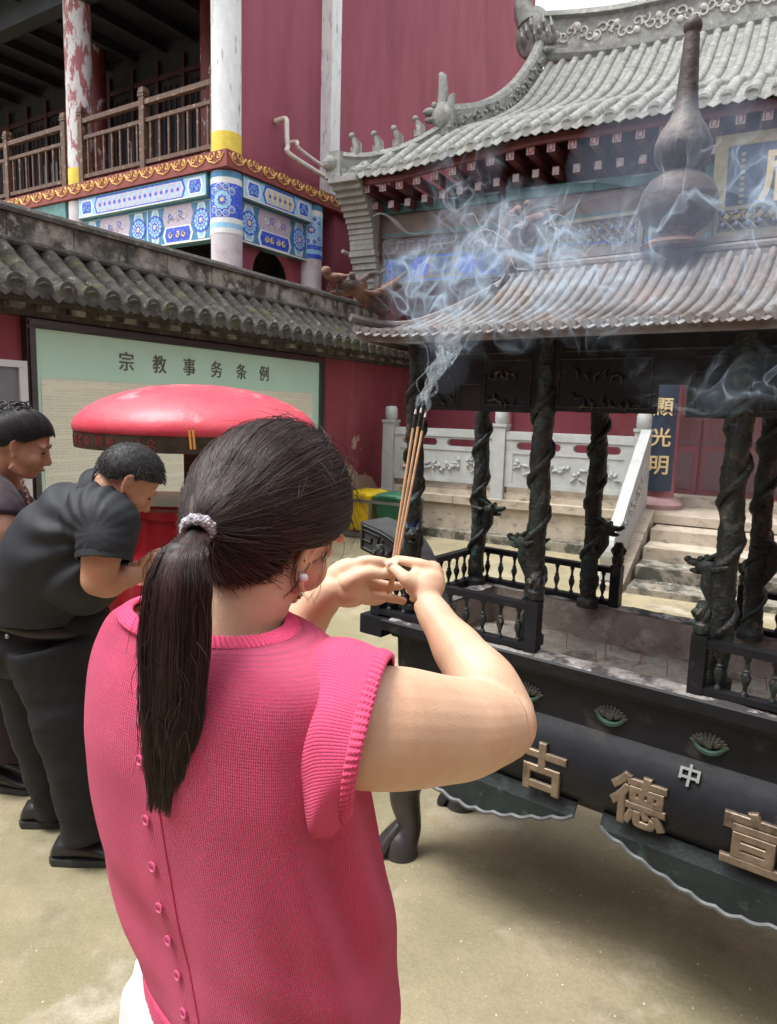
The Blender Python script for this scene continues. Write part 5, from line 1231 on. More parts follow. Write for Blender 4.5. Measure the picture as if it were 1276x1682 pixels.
# hem rib
def rib_band(name,ring,nrm,axis,w,ribs,amp,mt,parent,u_scale=1,steps=6,thick=.003):
    """ring: list of base points; nrm: outward normals; axis: vectors along the band"""
    n=len(ring); rows=[];vv=[]
    for i in range(steps):
        t=i/(steps-1); rows.append([ring[j]+axis[j]*(w*t)+nrm[j]*(amp*math.cos(2*PI*ribs*j/n)+.0015*math.sin(PI*t)+.001) for j in range(n)]); vv.append(w*t)
    rows.append([ring[j]+axis[j]*w-nrm[j]*.003 for j in range(n)]); vv.append(w*1.05)
    us=[j*.25/n for j in range(n+1)]
    return mesh_part(parent,name,grid_mesh(name,rows,us,vv,True,thick),mt)
z,cx,cy,a,bb=SW[0]; n2=900
ring=ering(cx,cy,z-.035,a*.985,bb*.985,n2,2.15); nr=[(p-Vector((cx,cy,z-.035))).normalized() for p in ring]
rib_band('hem_rib',ring,nr,[Vector((0,0,1))+q*.06 for q in nr],.045,170,.0012,rib_m('hem_knit',170),sw)
# collar rib
ring=ering(NZ[0],NZ[1],1.2445,.131,.091,900); nr=[(Vector((0,0,1))*.8+(p-Vector((NZ[0],NZ[1],1.2445))).normalized()*.6).normalized() for p in ring]; ax=[((Vector((NZ[0],NZ[1],1.300))-p).normalized()) for p in ring]
rib_band('collar_rib',ring,nr,ax,.021,112,.0012,rib_m('collar_knit',105),sw)
# right sleeve
def loopring(top,bot,near,n,far=.9):
    c=(top+bot)/2; v=(top-bot)/2; q=near-c; q=q-v*(q.dot(v)/v.length_squared)
    return [c+v*math.cos(2*PI*j/n)+q*(math.sin(2*PI*j/n)*(1 if math.sin(2*PI*j/n)>0 else far)) for j in range(n)],c
def sleeve(parent,rings,nj=180):
    R0=[loopring(*r,nj)[0] for r in rings]; rows=[]; vv=[]; m=40
    for i in range(m):
        t=i/(m-1)*(len(R0)-1); j=min(int(t),len(R0)-2); u=t-j
        p0,p1,p2,p3=R0[max(j-1,0)],R0[j],R0[j+1],R0[min(j+2,len(R0)-1)]
        row=[.5*((2*p1[k])+(p2[k]-p0[k])*u+(2*p0[k]-5*p1[k]+4*p2[k]-p3[k])*u*u+(3*p1[k]-p0[k]-3*p2[k]+p3[k])*u*u*u) for k in range(nj)]
        c=sum(row,Vector())/nj
        row=[q+(q-c).normalized()*(.003*noise.noise((q.x*20,q.y*20,q.z*14))+.0022*math.sin(k/nj*2*PI*7+t*2.5)*math.sin(PI*i/(m-1))) for k,q in enumerate(row)]
        rows.append(row); vv.append(i/(m-1)*.12)
    us=[.45*j/nj for j in range(nj+1)]
    s=mesh_part(parent,'sleeve',grid_mesh('sleeve',rows,us,vv,True,.004),KS)
    last=rows[-1]; prev=rows[-4]; nn=900; c=sum(last,Vector())/nj
    def samp(L_,x): i=int(x)%nj; u=x-int(x); return L_[i].lerp(L_[(i+1)%nj],u)
    ring=[samp(last,j*nj/nn) for j in range(nn)]; ax=[(samp(last,j*nj/nn)-samp(prev,j*nj/nn)).normalized() for j in range(nn)]; nr=[(p-c).normalized() for p in ring]
    ring=[p-ax[i]*.004 for i,p in enumerate(ring)]
    rib_band('cuff_rib',ring,nr,ax,.015,78,.0008,rib_m('cuff_knit',74),s)
    return s
sleeve(sw,[(Y(480,1062,.83),Y(500,1345,.76),Y(455,1230,.74)),(Y(522,1050,.80),Y(522,1384,.730),Y(487,1240,.680)),(Y(574,1044,.775),Y(550,1378,.708),Y(522,1220,.655)),(Y(630,1070,.755),Y(574,1345,.708),Y(582,1205,.650))])
# seams
b=MB(); seam=loopring(Y(523,1049,.80),Y(521,1386,.728),Y(486,1240,.677),60)[0]
b.tube(seam+[seam[0]],.0013,6); b2=MB()
part(sw,'armhole_seam',b,KR,True)
# left sleeve, hidden on her far side
sleeve(sw,[(Y(200,1030,.95),Y(200,1250,.95),Y(240,1130,1.03)),(Y(215,1035,.99),Y(215,1245,.99),Y(260,1135,1.06)),(Y(240,1055,1.03),Y(240,1245,1.03),Y(285,1140,1.10)),(Y(262,1065,1.05),Y(262,1240,1.05),Y(305,1145,1.12))])
# buttons down the back with their placket
BT=mat('pink_button',(.62,.10,.24),.3,var=.1)
def back_pt(z,tb=0,out=0):
    i=min(range(110),key=lambda k:abs(zs[k]-z)); j=int(round(n*(.75+tb)))%n; p=rows_v[i][j]; q=rows_v[i][(j+2)%n]-rows_v[i][(j-2)%n]; nn=Vector((q.y,-q.x,0)).normalized(); return p+nn*out,nn
rows_v=rows
for z in (1.20,1.12,1.045,.990,.938,.893,.846,.803):
    p,nn=back_pt(z,.018,.0015); M_=nn.to_track_quat('Z','Y').to_matrix(); bt=MB(); bt.lathe([(.0056,0),(.0064,.0012),(.0060,.0026),(.0046,.0028),(.0040,.0020),(.0001,.0019)],p,20,0,M_)
    o_=part(sw,'button',bt,BT,True,50); bt=MB()
    for s in (-1,1): bt.tube([p+M_@Vector((s*.0013,-.0016,.0022)),p+M_@Vector((s*.0013,.0016,.0026))],.0005,5)
    part(o_,'thread',bt,KR)
b=MB()
for tb in (.036,):
    pts=[back_pt(z,tb,.0008)[0] for z in np.linspace(.745,1.238,70)]; b.tube(pts,.0011,5)
part(sw,'placket_seam',b,KR,True)
# trousers
LIN=mat('white_linen',(.72,.74,.76),.8,var=.06,vs=8,bump=(160,.0006))
b=MB(); b.rings([ering(cx,cy,z,a,c) for z,cx,cy,a,c in ((.86,-.165,.855,.175,.100),(.78,-.160,.857,.180,.106),(.735,-.160,.857,.190,.112),(.69,-.164,.86,.216,.138),(.62,-.165,.86,.222,.145),(.55,-.165,.86,.215,.135),(.50,-.165,.86,.19,.11))])
for s in (-1,1):
    c=Vector((-.165,.86,0))+rd*.105*s
    b.tube([(c.x,c.y,.62),(c.x,c.y,.45),(c.x+.005,c.y,.25),(c.x,c.y,.09)],[.108,.100,.092,.088],24)
me=remesh(b,.006,5)
for v in me.vertices:
    q=v.co; d=Vector((q.x+.165,q.y-.86,0)); 
    if d.length>.01: v.co=q+d.normalized()*(.006*noise.noise((q.x*16,q.y*16,q.z*5))+.0035*math.sin(math.atan2(d.y,d.x)*17+q.z*9))
mesh_part(wm,'trousers',me,LIN)
b=MB()
for s in (-1,1):
    c=Vector((-.165,.86,0))+rd*.085*s
    b.tube([Vector((c.x,c.y,.03))-fd*.045,Vector((c.x,c.y,.033))+fd*.05,Vector((c.x,c.y,.028))+fd*.16,Vector((c.x,c.y,.022))+fd*.185],[(.03,.036),(.032,.042),(.026,.046),(.018,.03)],18,upv=(0,0,1))
part(wm,'shoe',b,mat('grey_shoe',(.18,.18,.19),.5,var=.2),True)
# ---- hair
HR=hair_mat('dark_brown_hair',(.010,.006,.007),(.080,.042,.036),.36); HSH=mat('hair_underlayer',(.010,.008,.009),.55,var=.3,vs=40,stretch=(1,1,1))
hax=(.0865,.1065,.1155); TIE=Y(327,868,.742)
TL=HM.transposed()@(TIE-HCn); td=Vector((TL.x/hax[0],TL.y/hax[1],TL.z/hax[2])); tlen=td.length; tdn=td.normalized()
def zline(d):
    y=d.y; pts=[(-1,-.84),(-.6,-.80),(-.35,-.50),(-.12,-.14),(.15,-.02),(.42,.06),(.62,.42),(.8,.58),(1,.58)]
    return float(np.interp(y,[p[0] for p in pts],[p[1] for p in pts]))
def on_head(d,lift=0.0):
    a=max(0,d.dot(tdn)); k=1+lift+ (tlen-1)*max(0,(a-.80)/.20)**2.2*.95
    q=HM@Vector((d.x*hax[0]*k,d.y*hax[1]*k,d.z*hax[2]*k)); return HCn+q
def cap_rings(zl,pt,nu=96,nv=30,ext=0.0):
    """rings of points from the crown down to a smooth hairline z=zl(d)"""
    cols=[]
    for j in range(nu):
        a=2*PI*j/nu; te=PI*.98
        for k in range(1,400):
            t=PI*k/400; d=Vector((math.sin(t)*math.cos(a),math.sin(t)*math.sin(a),math.cos(t)))
            if d.z<zl(d): te=t; break
        te+=ext; cols.append([pt(Vector((math.sin(te*i/nv)*math.cos(a),math.sin(te*i/nv)*math.sin(a),math.cos(te*i/nv))),i/nv) for i in range(1,nv+1)])
    return [[cols[j][i] for j in range(nu)] for i in range(nv)]
b=MB(); b.rings(cap_rings(zline,lambda d,t:on_head(d,-.035-.05*max(0,t-.93)/.07)),0,True,False)
b.ell(Y(392,915,.803),(.052,.030,.040),None,20,12)
hr=part(wm,'hair',b,HSH,True,180)
# tail core
tailc=bez([TIE,Y(312,888,.715),Y(298,915,.698),Y(290,965,.685),Y(284,1050,.678),Y(280,1150,.676),Y(275,1250,.684),Y(272,1325,.694)],40)
tw=lerps([.012,.017,.025,.032,.034,.031,.025,.012],40); th_=lerps([.012,.015,.017,.018,.016,.014,.010,.006],40)
b=MB(); b.tube(tailc[:34],[(y_*(.35 if i_<9 else .6),x_*(.45 if i_<9 else .72)) for i_,(x_,y_) in enumerate(zip(tw[:34],[q_*(1 if k_<24 else (34-k_)/10+.05) for k_,q_ in enumerate(th_[:34])]))],20,upv=(0,-1,0)); part(hr,'ponytail_core',b,HSH,True,180)
strands=[]; rs_=random.Random(3)
def rnd_dir():
    while True:
        d=Vector((rs_.gauss(0,1),rs_.gauss(0,1),rs_.gauss(0,1))).normalized()
        if d.z>zline(d)+rs_.uniform(-.03,.03): return d
def scalp_strand(d0,lift,wob):
    om=math.acos(max(-1,min(1,d0.dot(tdn)))); 
    if om<.08: return None
    k=max(6,int(6+om*7)); out=[]; ax=Vector((rs_.gauss(0,1),rs_.gauss(0,1),rs_.gauss(0,1)))*wob
    for i in range(k):
        t=i/(k-1); d=(d0*math.sin((1-t)*om)+tdn*math.sin(t*om))/math.sin(om)
        # sag of the side hair below the straight line to the tie
        d=d+Vector((0,0,-.10))*math.sin(PI*t)*max(0,min(1,om-.6))*(1 if d0.y>0 else .5)+ax*math.sin(PI*t)
        d.normalize(); 
        if d.z<zline(d)-.06: pass
        out.append(on_head(d,lift*(1-t*.3)))
    out[-1]=TIE+Vector((rs_.gauss(0,.004),rs_.gauss(0,.004),rs_.gauss(0,.004)))
    return out
for i in range(24000):
    s=scalp_strand(rnd_dir(),rs_.uniform(-.03,.022),rs_.choice((.012,.02,.035)))
    if s: strands.append(s)
for i in range(2600):       # roots along the hairline
    while True:
        d=Vector((rs_.gauss(0,1),rs_.gauss(0,1),rs_.gauss(0,.6))).normalized()
        if abs(d.z-zline(d))<.07: break
    s=scalp_strand(d,rs_.uniform(-.02,.02),.02)
    if s: strands.append(s)
for i in range(2400):       # nape hair gathered up to the tie
    x=rs_.uniform(342,486); y0=952-abs(x-400)*.10+rs_.gauss(-8,15)-(max(0,x-440)*.9); P0=Y(x,y0,.786+abs(x-400)*.00016+rs_.uniform(-.006,.006)); P3=TIE+Vector((rs_.gauss(0,.005),rs_.gauss(0,.005),rs_.gauss(0,.004)))
    m1=P0.lerp(P3,.35)+Vector((.004,-.018,rs_.uniform(-.006,.006))); m2=P0.lerp(P3,.7)+Vector((0,-.014,rs_.uniform(-.004,.004))); strands.append(bez([P0,m1,m2,P3],10))
for i in range(300):        # loose flyaways
    s=scalp_strand(rnd_dir(),rs_.uniform(.02,.06),.07)
    if s: strands.append(s[:rs_.randint(4,max(5,len(s)-1))])
hair_curves('scalp_strands',hr,strands,.00033,HR,WC)
strands=[]
clumps=[(rs_.uniform(0,2*PI),rs_.random()**.5,rs_.uniform(.80,1.06)) for _ in range(34)]
side=(rd*1.0)
for i in range(15000):
    ca,cr_,cl=rs_.choice(clumps); a=ca+rs_.gauss(0,.16); r=min(1.06,max(0,cr_+rs_.gauss(0,.16))); L_=cl*(rs_.uniform(.80,1.0) if rs_.random()<.7 else rs_.uniform(.55,.95)); k=22; out=[]
    wv=rs_.uniform(-.004,.004); ph=rs_.uniform(0,6)
    for j in range(k):
        t=j/(k-1)*L_; x=t*(len(tailc)-1); q=int(min(x,len(tailc)-2)); u=x-q; c=tailc[q].lerp(tailc[q+1],u)
        if x>len(tailc)-1: c=tailc[-1]+(tailc[-1]-tailc[-2])*(x-len(tailc)+1)
        w_=tw[min(q,39)]; h_=th_[min(q,39)]
        # clumps keep their own width near the tips
        w2=max(w_,.020) if t>.8 else w_; conv=1-max(0,(t-.72))*1.6
        cx=math.cos(ca)*cr_*w2*1.0; px_=cx+(math.cos(a)*r*w2-cx)*max(.15,conv); cyy=math.sin(ca)*cr_*h_; py_=cyy+(math.sin(a)*r*h_-cyy)*max(.15,conv)
        out.append(c+Vector((1,0,0))*(px_+wv*math.sin(t*5+ph)*t)+Vector((0,1,0))*py_)
    strands.append(out)
for i in range(160):
    c=tailc[rs_.randint(3,30)]; a=rs_.choice((-1,1)); p0=c+Vector((rs_.uniform(-.03,.03),-.015,0)); d=Vector((rs_.uniform(-.012,.014)+.006*a,rs_.uniform(-.01,.0),-rs_.uniform(.02,.06)))
    strands.append([p0+d*(q/6)+Vector((a*.004*math.sin(q*.5),0,0)) for q in range(7)])
hair_curves('ponytail_strands',hr,strands,.00033,HR,WC)
strands=[]  # wisps round the ear, nape and over the knit
for p in ([(520,868,.86),(508,890,.83),(492,925,.81),(486,955,.80),(505,985,.80)],[(530,872,.87),(520,900,.845),(503,935,.81),(482,965,.80),(465,985,.795)],[(536,868,.88),(534,900,.86),(528,935,.85),(520,965,.845),(512,990,.84)],
          [(500,880,.84),(488,920,.81),(480,950,.80),(484,975,.79)],[(545,860,.9),(540,900,.87),(528,920,.85),(505,925,.83)],[(330,1180,.70),(318,1230,.70),(322,1270,.70),(333,1300,.70)],[(318,1150,.70),(310,1230,.705),(300,1290,.71),(288,1320,.715)]):
    for q in range(5):
        P=[Y(a+rs_.gauss(0,1.2+i*.9),c+rs_.gauss(0,2),d) for i,(a,c,d) in enumerate(p)]; strands.append(bez(P,12))
for i in range(420): # nape fuzz and crown halo
    if i<260:
        x=rs_.uniform(340,470); y0=rs_.uniform(930,965); dy=rs_.uniform(-.15,.05)
        P0=Y(x,y0,.80+abs(x-400)*.0002); P1=P0+Vector((rs_.uniform(-.03,.012),-.004,rs_.uniform(-.018,.012))); strands.append([P0,(P0+P1)/2+Vector((0,-.004,.003)),P1])
    else:
        d=Vector((rs_.uniform(-.9,.9),rs_.uniform(-.4,.9),rs_.uniform(.2,1))).normalized(); p0=on_head(d,.0); e=Vector((rs_.gauss(0,1),rs_.gauss(0,1),rs_.gauss(0,1))).cross(d).normalized(); e=HM@e
        up_=HM@d; strands.append([p0,p0+e*.012+up_*.006,p0+e*.026+up_*.009,p0+e*.04+up_*rs_.uniform(.002,.012)])
hair_curves('loose_wisps',hr,strands,.00030,HR,WC)
# scrunchie
b=MB(); tdv=(tailc[3]-TIE).normalized(); e1_=tdv.orthogonal().normalized(); e2_=tdv.cross(e1_)
for k in range(9):
    pts=[]; ph=k*2*PI/9
    for i in range(41):
        a=2*PI*i/40; rr=.0145+.0035*math.cos(a*5+ph)+.0012*math.sin(a*17+k); off=.0062*math.sin(a*5+ph)
        pts.append(TIE+tdv*(.006+off+.002*math.sin(a*2))+e1_*(rr*math.cos(a))+e2_*(rr*math.sin(a)*.95))
    b.tube(pts,.0023,6,k%2)
b.tube([TIE+tdv*.008+e1_*.015,TIE+tdv*.012+e1_*.024,TIE+tdv*.016+e1_*.03],[.002,.004,.001],6)
part(hr,'hair_tie',b,[mat('grey_ribbed_cloth',(.30,.285,.32),.7,var=.3,vs=120),mat('pale_ribbed_cloth',(.50,.48,.52),.7,var=.2,vs=120)],True)
# incense sticks held between the fingers
INC=mat('incense_paste',(.60,.38,.22),.85,var=.18,vs=60); CHAR=mat('charred_tip',(.03,.03,.032),.9,var=.3); ASHT=mat('white_ash_tip',(.62,.60,.58),.9,var=.1)
tips=[]
for lab,p0,p1 in (('leftmost of the three lit incense sticks held up by the woman',(637,976,1.058),(683,672,1.075)),('middle incense stick of the three held up by the woman',(640,974,1.062),(692,670,1.088)),('right incense stick of the three, set slightly apart at its tip',(643,972,1.066),(699,678,1.10))):
    a=Y(*p0); c=Y(*p1)+Vector((0,0,0)); d=(c-a); b=MB(); mid=a.lerp(c,.90)
    t=thing('incense_stick',lab,'incense stick',FW,tuple(a),'incense sticks in her hands')
    b.tube([a,mid],.0019,10); part(t,'stick',b,INC,True)
    b=MB(); b.tube([mid,a.lerp(c,.975)],.0017,10); part(t,'charred_tip',b,CHAR,True)
    b=MB(); b.tube([a.lerp(c,.975),c],[.0018,.0012],8); part(t,'ash_tip',b,ASHT,True); tips.append(c)
# ================================================================ red canopied lamp stand
st=thing('lamp_stand','red lacquered votive stand with a wide domed canopy and lettered rim before the notice board','lamp stand',FW,(-.81,3.02,0))
SX,SY=-.81,3.02
REDL=mat('glossy_red_lacquer',(.60,.035,.065),.42,var=.15,vs=3,coat=.0,bump=(9,.006),patches=[((.70,.12,.16),2.0,.56,.22),((.80,.50,.52),3.5,.66,.08)])  # pink and pale cloud patches are painted highlights on the red
REDD=mat('deep_red_paint',(.33,.012,.02),.35,var=.2,vs=4,coat=.3)
b=MB(); b.lathe([(.483,1.375),(.490,1.385),(.492,1.405),(.478,1.435),(.44,1.470),(.38,1.505),(.30,1.535),(.20,1.560),(.10,1.572),(.001,1.576)],(SX,SY,0),96); part(st,'canopy',b,REDL,True,60)
b=MB(); b.lathe([(.478,1.318),(.486,1.318),(.486,1.384),(.478,1.384)],(SX,SY,0),96); b.lathe([(.001,1.371),(.477,1.371),(.477,1.366),(.001,1.366)],(SX,SY,0),64)
part(st,'rim_band',b,mat('dark_rim_band',(.050,.040,.025),.45,metal=.2,var=.5,vs=22,patches=[((.09,.015,.02),14,.60,.04)]),True,40)
DRL=mat('dim_red_letter',(.17,.03,.028),.5,var=.4,vs=40)
for ch,px in zip('敬士園灯香時植公众',(142,155,167,181,199,223,243,284,306)):
    a=-PI/2+math.asin((px-322)/192); tb=text_mb(ch,.040,.0015,.004); M=Matrix.Translation((SX+.4865*math.cos(a),SY+.4865*math.sin(a),1.350))@Matrix.Rotation(a+PI/2,4,'Z'); part(st,'rim_character',place(tb,M),DRL)
b=MB(); b.box(SX-.05,SX+.05,SY-.05,SY+.05,.92,1.365); part(st,'post',b,mat('brown_lacquer_post',(.11,.035,.022),.5,var=.3))
b=MB(); b.lathe([(.001,.02),(.17,.02),(.20,.05),(.20,.20),(.26,.42),(.335,.58),(.36,.70),(.33,.80),(.235,.86),(.215,.90),(.215,1.03),(.235,1.04),(.235,1.07),(.20,1.075),(.001,1.07)],(SX-.03,SY-.04,0),48); part(st,'drum_base',b,REDD,True,35)
b=MB(); b.box(SX-.30,SX+.42,SY-.16,SY+.3,.80,1.06) ; b.box(SX-.32,SX+.44,SY-.18,SY+.32,1.063,1.083); part(st,'cabinet',b,REDD)
GT=mat('orange_candle',(.75,.33,.08),.5,var=.15)
for k,(px,py) in enumerate(((314,716),(320,716))):
    a=Y(px,738,2.50); t=thing('candle_stick',('thin orange candle under the canopy rim, the left one of the pair','thin orange candle under the canopy rim, the right one of the pair')[k],'candle',FW,tuple(a),'orange candles hung at the canopy rim')
    b=MB(); c=Y(px-3,706,2.50); b.tube([a,a.lerp(c,.5),c],[.004,.0042,.004],8); part(t,'wax_stick',b,GT,True); b=MB(); b.tube([c,c+Vector((0,0,.008))],.0012,5); part(t,'wick',b,DARKW)
# ================================================================ man bowing in the black polo shirt
SKM=skin_mat('tanned_skin',(.50,.26,.16))
BLK=mat('black_polo_cloth',(.011,.014,.020),.7,var=.15,vs=5,bump=(260,.0004)); BLT=mat('black_trouser_cloth',(.006,.007,.010),.8,var=.2,vs=5,bump=(200,.0004))
BHAIR=mat('short_black_hair',(.010,.009,.010),.6,var=.4,vs=60,bump=(300,.0006))
mn=thing('person','man bowing forward in a black polo shirt and black trousers, hands held out','person',FW,(-1.05,2.25,0))
def wrinkle(me,c,amp,sc,dirs=(1,1,1)):
    N_=[v.normal.copy() for v in me.vertices]
    for v,nn_ in zip(me.vertices,N_):
        q=v.co; k=noise.noise((q.x*sc*dirs[0],q.y*sc*dirs[1],q.z*sc*dirs[2]))+.5*noise.noise((q.x*sc*2.3*dirs[0],q.y*sc*2.3*dirs[1],q.z*sc*2.3*dirs[2])); v.co=q+nn_*(amp*k)
    me.update(); return me
MH=orient(66,47,-4); HC2=Y(213,787,2.14)
b=MB(); head_prims(b,HC2,MH,.94,wide=1.03)
b.tube(bez([Y(150,850,2.16),Y(174,815,2.14),Y(196,800,2.14)],10),lerps([.090,.068,.062],10),20)
b.tube(bez([Y(75,980,2.26),Y(100,900,2.20),Y(150,850,2.16)],12),[.11,.11,.11,.11,.11,.11,.105,.10,.10,.10,.10,.095],20)
SR=Y(172,862,2.02); ER=Y(160,952,1.98); HRt=Y(226,944,2.08)
b.tube(bez([SR,Y(168,905,1.99),ER],14),lerps([.062,.056,.047],14),18)
b.ell(ER,.047,None,16,10); b.tube(bez([ER,Y(178,958,2.00),Y(200,950,2.03),HRt],16),lerps([.046,.044,.036,.027],16),18)
SL2=Y(190,850,2.34); b.tube(bez([SL2,Y(182,930,2.32),Y(215,940,2.24),Y(238,935,2.18)],16),lerps([.06,.045,.038,.026],16),14)
def simple_hand(C,d,up_,s=1.0,curl=.35,side=1,palm=None):
    """C wrist, d direction of the fingers, up_ thumb side"""
    d=d.normalized(); up_=(up_-d*up_.dot(d)).normalized(); nn=d.cross(up_)*side
    b.tube([C,C+d*.035*s,C+d*.075*s,C+d*.088*s],[(.026*s,.018*s),(.036*s,.016*s),(.039*s,.014*s),(.034*s,.010*s)],14,upv=up_)
    for k,L_ in enumerate((.068,.076,.070,.055)):
        o=C+d*.078*s+up_*(.027-.018*k)*s; a=curl
        p1=o+(d*math.cos(a)+nn*math.sin(a))*L_*.45*s; p2=p1+(d*math.cos(2.2*a)+nn*math.sin(2.2*a))*L_*.32*s; p3=p2+(d*math.cos(3.2*a)+nn*math.sin(3.2*a))*L_*.25*s
        b.tube(bez([o,p1,p2,p3],9),[.0092*s]*3+[.0085*s]*3+[.0076*s,.0072*s,.006*s],10)
    o=C+d*.015*s+up_*.026*s; b.tube(bez([o,o+d*.028*s+up_*.018*s+nn*.01*s,o+d*.055*s+up_*.018*s+nn*.022*s,o+d*.078*s+up_*.010*s+nn*.03*s],9),[.014*s,.0135*s,.012*s,.011*s,.0105*s,.010*s,.009*s,.0085*s,.007*s],10)
simple_hand(HRt,Y(262,932,2.13)-HRt,Vector((0,0,1)),1.05,.3)
p_=Y(238,935,2.18); simple_hand(p_,Y(268,928,2.16)-p_,Vector((0,0,1)),1.0,.3,-1)
mb_=mesh_part(mn,'body',remesh(b,.006,6,.5),SKM)
face_parts(mn,HC2,MH,.94,wide=1.03)
# hair cap
def hair_cap(t,C,M,s,ax,line,mt,name='hair',amp=.0015,wide=1):
    zl=lambda d: float(np.interp(d.y,[p[0] for p in line],[p[1] for p in line]))
    def pt(d,tt):
        k=1+amp*8*noise.noise(d*7)+amp*4*noise.noise(d*19); k*=1-.075*max(0,(tt-.82)/.18)**1.3
        return C+M@(Vector((d.x*ax[0]*k*wide,(d.y*ax[1]-.008)*k,d.z*ax[2]*k+.012))*s)
    b=MB(); b.rings(cap_rings(zl,pt),0,True,False); return part(t,name,b,mt,True,180)
h2=hair_cap(mn,HC2,MH,.94,(.083,.106,.103),[(-1,-.66),(-.5,-.66),(-.25,-.45),(-.05,.0),(.12,-.12),(.25,.08),(.5,.22),(.75,.42),(1,.5)],BHAIR,wide=1.03)
rs2=random.Random(5); strands=[]
for i in range(4200):
    d=Vector((rs2.gauss(0,1),rs2.gauss(0,1),rs2.gauss(0,1))).normalized(); zl=float(np.interp(d.y,[-1,-.5,-.25,-.05,.12,.25,.5,.75,1],[-.66,-.66,-.45,.03,-.08,.12,.26,.46,.54]))
    if d.z<zl: continue
    p=HC2+MH@(Vector((d.x*.083*1.03,d.y*.106-.008,d.z*.103+.012))*.94); n_=(MH@d); f=MH@Vector((0,.5,-.6)); L_=rs2.uniform(.004,.010)
    strands.append([p,p+(n_*.7+f*.5)*L_*.5+Vector((rs2.gauss(0,.001),rs2.gauss(0,.001),0)),p+(n_*.9+f)*L_])
hair_curves('cropped_hair',h2,strands,.0006,hair_mat('cropped_black_hair',(.008,.008,.010),(.03,.028,.03),.45),(-1.05,2.25,0))
# polo shirt
b=MB()
b.tube(bez([Y(72,1010,2.24),Y(76,960,2.24),Y(95,905,2.20),Y(132,858,2.17),Y(160,828,2.14)],22),lerps([(.19,.150),(.195,.165),(.19,.155),(.165,.140),(.095,.082)],22),36,upv=(0,1,0))
b.ell(Y(138,940,2.16),(.13,.15,.13),None,24,16)
b.tube(bez([Y(150,842,2.10),Y(172,858,2.03),Y(174,885,1.995),Y(171,916,1.975)],16),lerps([.095,.098,.084,.074],16),28)
b.tube(bez([Y(160,850,2.26),Y(185,865,2.32),Y(186,905,2.33)],12),lerps([.09,.085,.07],12),20)
me=remesh(b,.007,8,.5)
sh0=Y(172,868,2.0); NN_=[v.normal.copy() for v in me.vertices]
for v,nn_ in zip(me.vertices,NN_):
    q=v.co; d=(q-sh0); r=math.hypot(d.x,d.z); ang=math.atan2(d.z,d.x)
    f=.006*math.exp(-((r-.19)/.12)**2)*math.sin(ang*15+r*18)*(1 if d.x<.02 else .3)+.004*noise.noise((q.x*11,q.y*11,q.z*16)); v.co=q+nn_*f
me.update(); ps=mesh_part(mn,'polo_shirt',me,BLK)
b=MB(); C0=Y(182,808,2.14); dn=(Y(205,800,2.09)-Y(160,838,2.14)).normalized(); a1=dn.orthogonal().normalized(); a2=dn.cross(a1)
rs=[]
for i in range(7):
    t=i/6; rr=.088-.012*t+(.008 if i==0 else 0); rs.append([C0+dn*(-.018+.038*t)+a1*(rr*math.cos(2*PI*j/36))+a2*(rr*math.sin(2*PI*j/36)) for j in range(36)])
rs.append([C0+dn*.018+a1*(.070*math.cos(2*PI*j/36))+a2*(.070*math.sin(2*PI*j/36)) for j in range(36)]); b.rings(rs,0,False,False); part(ps,'collar',b,BLK,True)
b=MB(); cc=Y(171,916,1.975); dd=(Y(171,916,1.975)-Y(174,885,1.995)).normalized(); a1=dd.orthogonal().normalized(); a2=dd.cross(a1)
b.rings([[cc+dd*z+a1*(r*math.cos(2*PI*j/36))+a2*(r*math.sin(2*PI*j/36)) for j in range(36)] for z,r in ((-.012,.0755),(-.010,.078),(.006,.0775),(.007,.070))],0,False,False); part(ps,'sleeve_hem',b,BLK,True)
# trousers
b=MB()
b.ell(Y(52,1040,2.26),(.19,.165,.15),None,28,18); b.ell(Y(85,1012,2.26),(.185,.16,.10),None,28,18)
b.tube(bez([Y(85,1060,2.20),Y(105,1160,2.17),Y(122,1260,2.15),Y(138,1345,2.15),Y(142,1372,2.15)],26),lerps([.140,.108,.084,.072,.076],26),26)
b.tube(bez([Y(45,1060,2.36),Y(60,1160,2.36),Y(78,1260,2.36),Y(90,1315,2.36),Y(92,1335,2.36)],26),lerps([.138,.104,.082,.071,.075],26),26)
me=remesh(b,.007,7); wrinkle(me,None,.006,9,(1,1,1.4)); tr_=mesh_part(mn,'trousers',me,BLT)
b=MB(); 
b.tube(bez([Y(62,1008,2.24)+Vector((math.cos(a)*.188,math.sin(a)*.163,.005-.05*math.cos(a))) for a in np.linspace(0,2*PI,30)],60),[(.018,.005)]*60,8,upv=(0,0,1)); part(mn,'belt',b,mat('black_belt',(.012,.012,.013),.35,var=.1),True)
for (hx,hy) in ((40,1028),(12,1045)):
    b=MB(); b.ell(Y(hx,hy,2.075),.008,None,10,8); part(tr_,'rear_button',b,mat('metal_rivet',(.35,.36,.4),.3,metal=.8) if 'metal_rivet' not in bpy.data.materials else bpy.data.materials['metal_rivet'],True)
